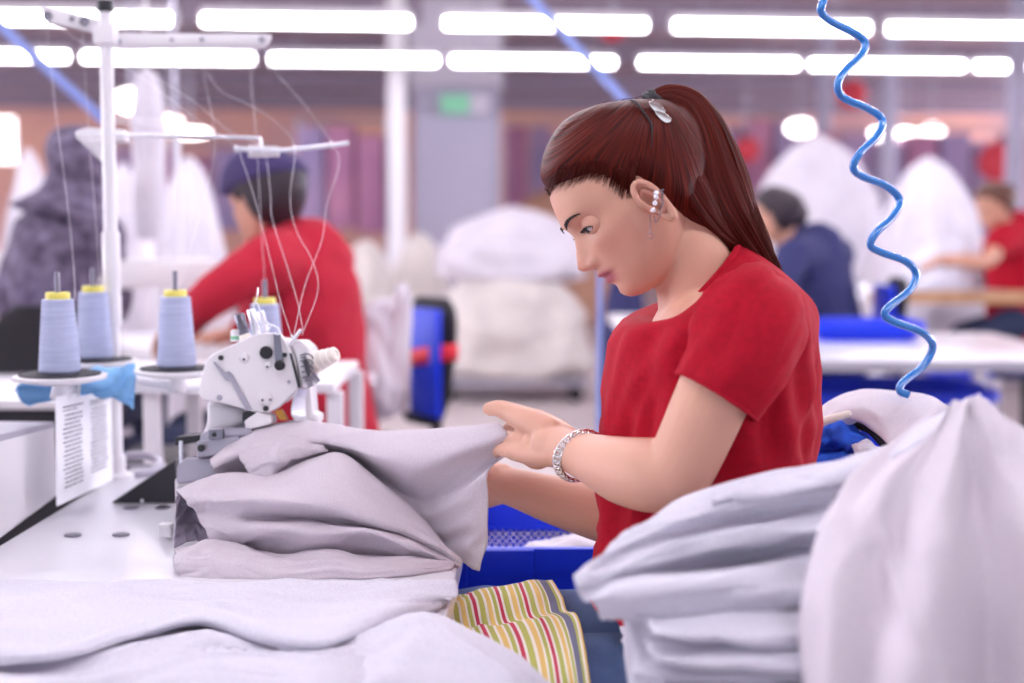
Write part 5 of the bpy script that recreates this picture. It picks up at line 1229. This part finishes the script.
def pallet(x, y, w, d, label):
    r = empty('pallet_cart', (x, y, 0), label, 'cart'); MB().box((x, y, .13), (w, d, .04), bev=.004).build('deck', 'machine_grey', r)
    for sx_ in (-1, 1):
        for sy_ in (-1, 1): MB().lathe([(.005, 0), (.05, .002), (.05, .03), (.005, .032)], V(x+sx_*(w/2-.08), y+sy_*(d/2-.08)-.016, .05), (0, 1, 0)).build('wheel', 'black_rubber', r)
for (x0, x1, yt, yb, d, lab, m, sd, bx) in [
   (440, 585, 258, 366, 9.6, 'big square white bale of garments on the low cart in the middle distance', 'bag_cream', 1, 1),
   (440, 588, 207, 280, 9.7, 'rounded white heap on top of the square bale', 'bag_white', 2, 0)]:
    mound(x0, x1, yt, yb, d, lab, m, sd, box=bx, dep=.9, z0=.152 if bx else None)
pallet(P(512, 300, 9.6).x, 9.6, 1.0, .8, 'low grey cart under the square white bale')
mound(330, 400, 240, 340, 10.2, 'white garment heap left of the square bale, behind the red-taped chair', 'bag_cream', 4, z0=.0, dep=.9)
mound(385, 455, 232, 345, 10.8, 'white garment heap directly beside the column base', 'bag_cream', 5, z0=.0, dep=.9)
mound(150, 235, 158, 300, 6.2, 'white garment bundle behind the sewing machine at left', 'bag_white', 6, z0=0, dep=.5)
mound(90, 165, 165, 290, 7.0, 'white bundle between the headscarf person and the filter bag', 'bag_white', 7, z0=0, dep=.5)
mound(5, 60, 150, 330, 6.4, 'white bundle at far left behind the headscarf person\'s shoulder', 'bag_white', 8, z0=0, dep=.5)
mound(735, 895, 136, 330, 9.9, 'tall white garment heap behind the person in the navy jacket', 'bag_white', 9, z0=0, dep=.9)
mound(868, 985, 158, 330, 8.4, 'tall white garment heap behind the coiled hose', 'bag_white', 10, z0=0, dep=.9)
mound(985, 1060, 225, 330, 10.5, 'white heap at the far right behind the person in the red T-shirt', 'bag_white', 12, z0=0, dep=.8)
mound(905, 990, 240, 262, 7.3, 'flat grey heap of cloth on the wood-edged table', 'pale_jersey', 11, name='cloth_pile', dep=.5, z0=.86)
mound(600, 650, 250, 345, 8.2, 'dark bundle behind the woman\'s chest, right of the square bale', 'navy', 14, z0=0, dep=.5)
# blue tubs and crates
def tub(x, y, w, d, h, z, label, m='crate_blue', name='plastic_tub'):
    r = empty(name, (x, y, z), label, 'tub'); mb = MB()
    def rc(k, zz_): return [V(x+w/2*k*math.copysign(abs(math.cos(a))**.35, math.cos(a)), y+d/2*k*math.copysign(abs(math.sin(a))**.35, math.sin(a)), zz_) for a in [2*math.pi*j/40 for j in range(40)]]
    mb.rings([rc(.86, z), rc(.9, z+.01), rc(1, z+h), rc(1.05, z+h), rc(1.05, z+h-.015), rc(.98, z+h-.014)] if 0 else [rc(.86, z), rc(.98, z+h-.03), rc(1.05, z+h-.03), rc(1.05, z+h), rc(.96, z+h), rc(.84, z+.02)], True, True)
    mb.build('shell', m, r, angle=30); return r
tub(P(880, 385, 5.2).x, 5.2, .75, .55, .22, .38, 'blue plastic tub on the shelf under the white table behind the woman')
MB().box((1.36, 5.2, .365), (.95, .9, .02)).build('shelf_board', 'white_metal', [o for o in bpy.data.objects if o.get('label', '').startswith('white table with grey edge')][0]) if 0 else None
tr_ = empty('low_trolley', (P(880, 385, 5.2).x, 5.2, 0), 'low white trolley carrying the blue tub under the white table', 'trolley')
MB().box((tr_.location.x, 5.2, .365), (.8, .6, .03), bev=.004).build('deck', 'white_metal', tr_)
for a in (-1, 1):
    for c_ in (-1, 1): MB().box((tr_.location.x+a*.36, 5.2+c_*.26, .175), (.03, .03, .35)).build('leg', 'white_metal', tr_)
tub(P(862, 325, 5.45).x, 5.45, .42, .32, .07, .75, 'shallow blue tray on the white table behind the woman')
tub(P(962, 315, 6.7).x, 6.75, .32, .3, .12, .46, 'blue tub stacked on the white bin beneath the wood-edged table')
tub(P(962, 330, 6.7).x, 6.75, .34, .32, .45, 0, 'white plastic bin beneath the wood-edged table', 'bag_white', 'plastic_bin')
tub(P(640, 318, 4.2).x, 4.3, .30, .24, .04, .735+.02, 'small white tray beyond the woman\'s chest', 'white_metal', 'tray') if 0 else None
table(P(655, 315, 4.8).x+.12, 5.0, .5, .5, .86, 'small white stand just behind the woman\'s collar')
# blue straps / hoses
def strap(a, b_, w, label):
    A_, B_ = P(*a), P(*b_); n = (B_-A_).normalized().cross(CD).normalized()
    MB().prism([A_-n*w/2, B_-n*w/2, B_+n*w/2, A_+n*w/2], CD*.01).build('air_pipe', 'strap_blue', None, label=label, cat_='pipe')
strap((-170, -130, 3.6), (108, 124, 4.4), .030, 'blurred straight blue air line crossing the upper left corner')
strap((60, -520, 4.0), (650, 128, 5.7), .034, 'blurred straight blue air line above the woman\'s forehead')
strap((600, 250, 4.0), (597, 645, 4.02), .014, 'thin blue upright post beyond the woman\'s chin')  # hanging air line, reshaped to stand on the floor like a post

# ------------------------------------------------------------------ the room
YAW = R(5.5); RM = Matrix.Rotation(YAW, 4, 'Z')
def rm(x, y, z=0): return RM @ V(x, y, z)
def rbox(c, size, name, m, **k):
    b_ = MB(); b_.box(rm(*c), size, RM.to_3x3()); return b_.build(name, m, None, smooth=False, **k)
HC = 3.4
rbox((0, 12, -.05), (34, 40, .1), 'floor', 'floor', kind='structure')
rbox((0, 12, HC+.05), (34, 40, .1), 'ceiling', 'ceiling', kind='structure')
rbox((0, 30, HC/2), (34, .1, HC), 'wall_far', 'far_wall', kind='structure')
rbox((17.0, 12, HC/2), (.1, 40, HC), 'wall_right', 'side_wall', kind='structure')
rbox((-17.0, 12, HC/2), (.1, 40, HC), 'wall_left', 'side_wall', kind='structure')
for i, y_ in enumerate((11.3, 14.5, 18, 22, 26)):
    rbox((0, y_, HC-.14), (33.8, .22, .28), 'trim_%d' % (i+1), 'beam', kind='structure')
# columns
col = empty('column', rm(-.55+.0, 14, 0), 'square grey concrete column with a green exit sign, left of the woman', 'column'); col['kind'] = 'structure'
cxx = P(457, 200, 14.4).x
col.location = (cxx, 14.8, 0)
MB().box((cxx, 14.8, 1.25), (.86, .8, 2.5), bev=.02).build('shaft', 'column', col)
MB().box((cxx, 14.8, 2.95), (.92, .86, .9), bev=.02).build('capital', 'column_top', col)
es_ = empty('exit_sign', (P(466, 105, 14.08).x, 14.08, P(466, 115, 14.08).z), 'pale green exit sign on the front of the grey column', 'sign')
MB().box(P(455, 104, 14.08), (.29, .03, .19), bev=.004).build('panel', 'sign_green', es_)
MB().box(P(480, 104, 14.08), (.19, .03, .19), bev=.004).build('panel', 'column_top', es_)
pp = P(398, 200, 13.6)
MB().tube([V(pp.x, 13.6, 0), V(pp.x, 13.6, HC)], .085, 20).build('vertical_pipe', 'white_metal', None, label='white vertical pipe running up beside the grey column', cat_='pipe')
for k, (px, d) in enumerate(((885, 15), (1012, 12.5), (820, 17))):
    q = P(px, 200, d); MB().tube([V(q.x, d, 0), V(q.x, d, HC)], .09, 16).build('vertical_pipe', 'column', None, label=['grey vertical pipe right of the coiled hose', 'grey vertical pipe at the right edge of the photo', 'thin grey vertical pipe left of the coiled hose'][k], cat_='pipe')
# far racks and stalls of coloured garments
def rack(px0, px1, pyt, pyb, d, m, label, name='garment_rack'):
    a, c_ = P(px0, 300, d), P(px1, 300, d); zt, zb = P(512, pyt, d).z, max(0, P(512, pyb, d).z)
    r = empty(name, ((a.x+c_.x)/2, d, 0), label, 'rack'); w = c_.x-a.x
    n = max(3, int(w/.35))
    for i in range(n):
        x_ = a.x+w*(i+.5)/n
        MB().box((x_, d, (zt+zb)/2+.04*math.sin(i*2.1)), (w/n*.92, .5, (zt-zb)-.06*((i*7) % 3)), bev=.05).build('hanging_clothes', m if i % 3 else ('rack_pink' if m == 'rack_violet' else 'rack_violet'), r)
    for x_ in (a.x, c_.x): MB().tube([V(x_, d, 0), V(x_, d, zt+.1)], .02, 8).build('upright', 'machine_grey', r)
    MB().tube([V(a.x, d, zt+.08), V(c_.x, d, zt+.08)], .02, 8).build('rail', 'machine_grey', r)
rack(120, 250, 150, 230, 17, 'rack_pink', 'rack of pink and violet clothes far behind the filter bag')
rack(300, 388, 128, 235, 15, 'rack_pink', 'rack of pink clothes left of the white vertical pipe')
rack(505, 575, 128, 240, 19, 'rack_violet', 'violet clothes rack right of the grey column')
rack(640, 800, 122, 240, 18, 'rack_violet', 'long violet clothes rack behind the ponytail')
rack(800, 1060, 135, 240, 17, 'rack_violet', 'violet and pink clothes rack behind the coiled hose')
mound(500, 640, 183, 300, 16.4, 'stack of tan cartons behind the square white bale', 'carton', 15, name='carton_stack', z0=0, box=1)
for px, py, d, s_ in ((850, 95, 16, .16), (995, 162, 16, .22), (745, 150, 16.5, .15), (612, 30, 11.3, .10)):
    q = P(px, py, d); o = MB().lathe([(.01, 0), (s_*.8, .01), (s_, .05), (s_, .12), (s_*.8, .16), (.01, .17)], q, (0, -1, 0)).build('signal_disc', 'signal_red', None, label={850: 'red-orange disc hanging between the ceiling lamps by the hose', 995: 'larger red disc above the far right person', 745: 'dull red disc behind the ponytail', 612: 'small orange disc beneath the ceiling lamp above the woman'}[px], cat_='sign')
    b2 = MB().tube([q, V(q.x, q.y, HC)], .01, 6).build('rod', 'machine_grey', o)

# ceiling lamps: fixtures on trunking
def fixture(name='ceiling_lamp', L=1.40):
    r = empty(name, (0, 0, 0), 'x', 'lamp', None)
    MB().box((0, 0, .10), (L+.03, .13, .05), bev=.008).build('housing', 'white_metal', r)
    for s in (-1, 1): MB().box((s*(L/2+.012), 0, .045), (.02, .11, .07), bev=.006).build('end_cap', 'white_metal', r)
    mb = MB(); out = []
    for i in range(13):
        x_ = -L/2+L*i/12; out.append([V(x_, .037*math.cos(a), .050+.037*math.sin(a)) for a in [2*math.pi*k/16 for k in range(16)]])
    mb.rings(out).build('diffuser', 'lamp', r)
    MB().tube([V(-L*.35, 0, .12), V(-L*.35, 0, .75)], .006, 6).build('hanger', 'machine_grey', r); MB().tube([V(L*.35, 0, .12), V(L*.35, 0, .75)], .006, 6).build('hanger', 'machine_grey', r)
    return r
LZ = 2.50
proto = None; NB = ['first', 'second', 'third', 'fourth', 'fifth', 'sixth', 'seventh', 'eighth']
def place(x, y, label, grp, z=None):
    global proto
    if proto is None: proto = fixture(); o = proto
    else: o = copy_tree(proto)
    if z is not None and z > LZ:
        pass
    o.location = rm(x, y, z if z is not None else LZ); o.rotation_euler.z = YAW; o['label'] = label; o['group'] = grp
    return o
def row_from_px(edges, y, rown):
    """lamp centres along the row y (room frame) found from the joints between lamps"""
    k = 0
    for e in edges:
        # ray through column e at height LZ, intersect room-plane y
        r_ = CD+CR*((e-512)/FPX); inv = RM.inverted()
        o_, dd = inv @ CAM, inv.to_3x3() @ r_
        t = (y-o_.y)/dd.y; x_ = o_.x+dd.x*t
        place(x_, y, '%s ceiling lamp from the left in the %s row of long glowing tubes' % (NB[k], rown), 'long ceiling lamps, %s row' % rown); k += 1
row_from_px([78, 311, 545, 766, 972], 10.0, 'higher')
row_from_px([-8, 175, 357, 533, 715, 880, 1040], 12.4, 'lower')
LOFF = 0
for sgn, nm, m_ in ((-1, 'left', 2), (1, 'right', 9)):  # unseen side windows, added as glowing panels to light the far zone
    for k in range(6):
        y_ = 2+5*k; rbox((sgn*16.93, y_, 1.9), (.05, 3.4, 1.7), 'window_%d' % (m_+k), 'window_fill', kind='structure')
        for q_ in (-1.72, 0, 1.72): rbox((sgn*16.9, y_+q_, 1.9), (.08, .07, 1.8), 'trim_%d' % (20+m_*4+k*3+int(q_+2)), 'white_metal', kind='structure')
for yi, y_ in enumerate((1.0, 3.2, 5.4, 7.6)):
    for k in range(5):
        last = place(-3.2+1.62*k+.3*(yi % 2), y_, 'long ceiling lamp hung above the frame over the work stations', 'lamps above the frame', z=2.62)
        if yi == 0 and k == 0:
            bright = [c.data.copy() for c in bpy.data.objects if c.name.startswith('diffuser')][0]; bright.materials[0] = M['lamp_near']
        for c in bpy.data.objects:
            if c.parent == last and c.name.startswith('diffuser'): c.data = bright
# far round lamps and bright openings
def orb(px, py, d, r, label, k=1.0):
    q = P(px, py, d); o = MB().ell(q, (r*k, .10, r*.62)).build('far_lamp', 'lamp_far', None, label=label, cat_='lamp'); MB().tube([q+V(0, 0, r*.8), V(q.x, q.y, HC)], .012, 6).build('stem', 'machine_grey', o)
orb(800, 128, 17, .15, 'single round glowing lamp left of the coiled hose', 1.1)
orb(885, 133, 17, .15, 'left lamp of the glowing cluster behind the coiled hose', 1.2)
orb(905, 137, 17.2, .15, 'middle lamp of the glowing cluster behind the coiled hose', 1.2)
orb(932, 132, 17, .14, 'right lamp of the glowing cluster behind the coiled hose')
orb(132, 101, 9, .12, 'round glowing lamp beside the white pole at upper left', 1.0)
orb(165, 121, 14, .07, 'flat glowing lamp, left one behind the thread stand rod', 2.4)
orb(190, 133, 13.5, .07, 'flat glowing lamp, right one behind the thread stand rod', 2.8)
orb(178, 272, 6.9, .05, 'small glowing lamp just above the middle thread cone', 1.0)
wq = P(0, 140, 16); MB().box(wq, (.34, .06, .5), bev=.01).build('window_1', 'window_glow', None, kind='structure')
# trunking along the lamp rows
for i, y_ in enumerate((10.0, 12.4)): rbox((0, y_, HC-.12), (14, .12, .08), 'trim_%d' % (i+7), 'beam', kind='structure')

# ------------------------------------------------------------------ light and camera
w = bpy.data.worlds.new('w'); S.world = w; w.use_nodes = True
w.node_tree.nodes['Background'].inputs[0].default_value = (.80, .86, 1.0, 1); w.node_tree.nodes['Background'].inputs[1].default_value = 1.0
cd = bpy.data.cameras.new('camera'); co = bpy.data.objects.new('camera', cd); COL.objects.link(co)
co.location = CAM; co.rotation_euler = (R(90)-TH, 0, 0); cd.lens = 50; cd.sensor_width = 36; cd.clip_start = .05; cd.clip_end = 200
cd.dof.use_dof = True; cd.dof.focus_distance = 1.80; cd.dof.aperture_fstop = 2.2
S.camera = co
S.view_settings.view_transform = 'Standard'; S.view_settings.look = 'None'; S.view_settings.exposure = EXPOSURE; S.view_settings.gamma = 1; S.view_settings.use_curve_mapping = False
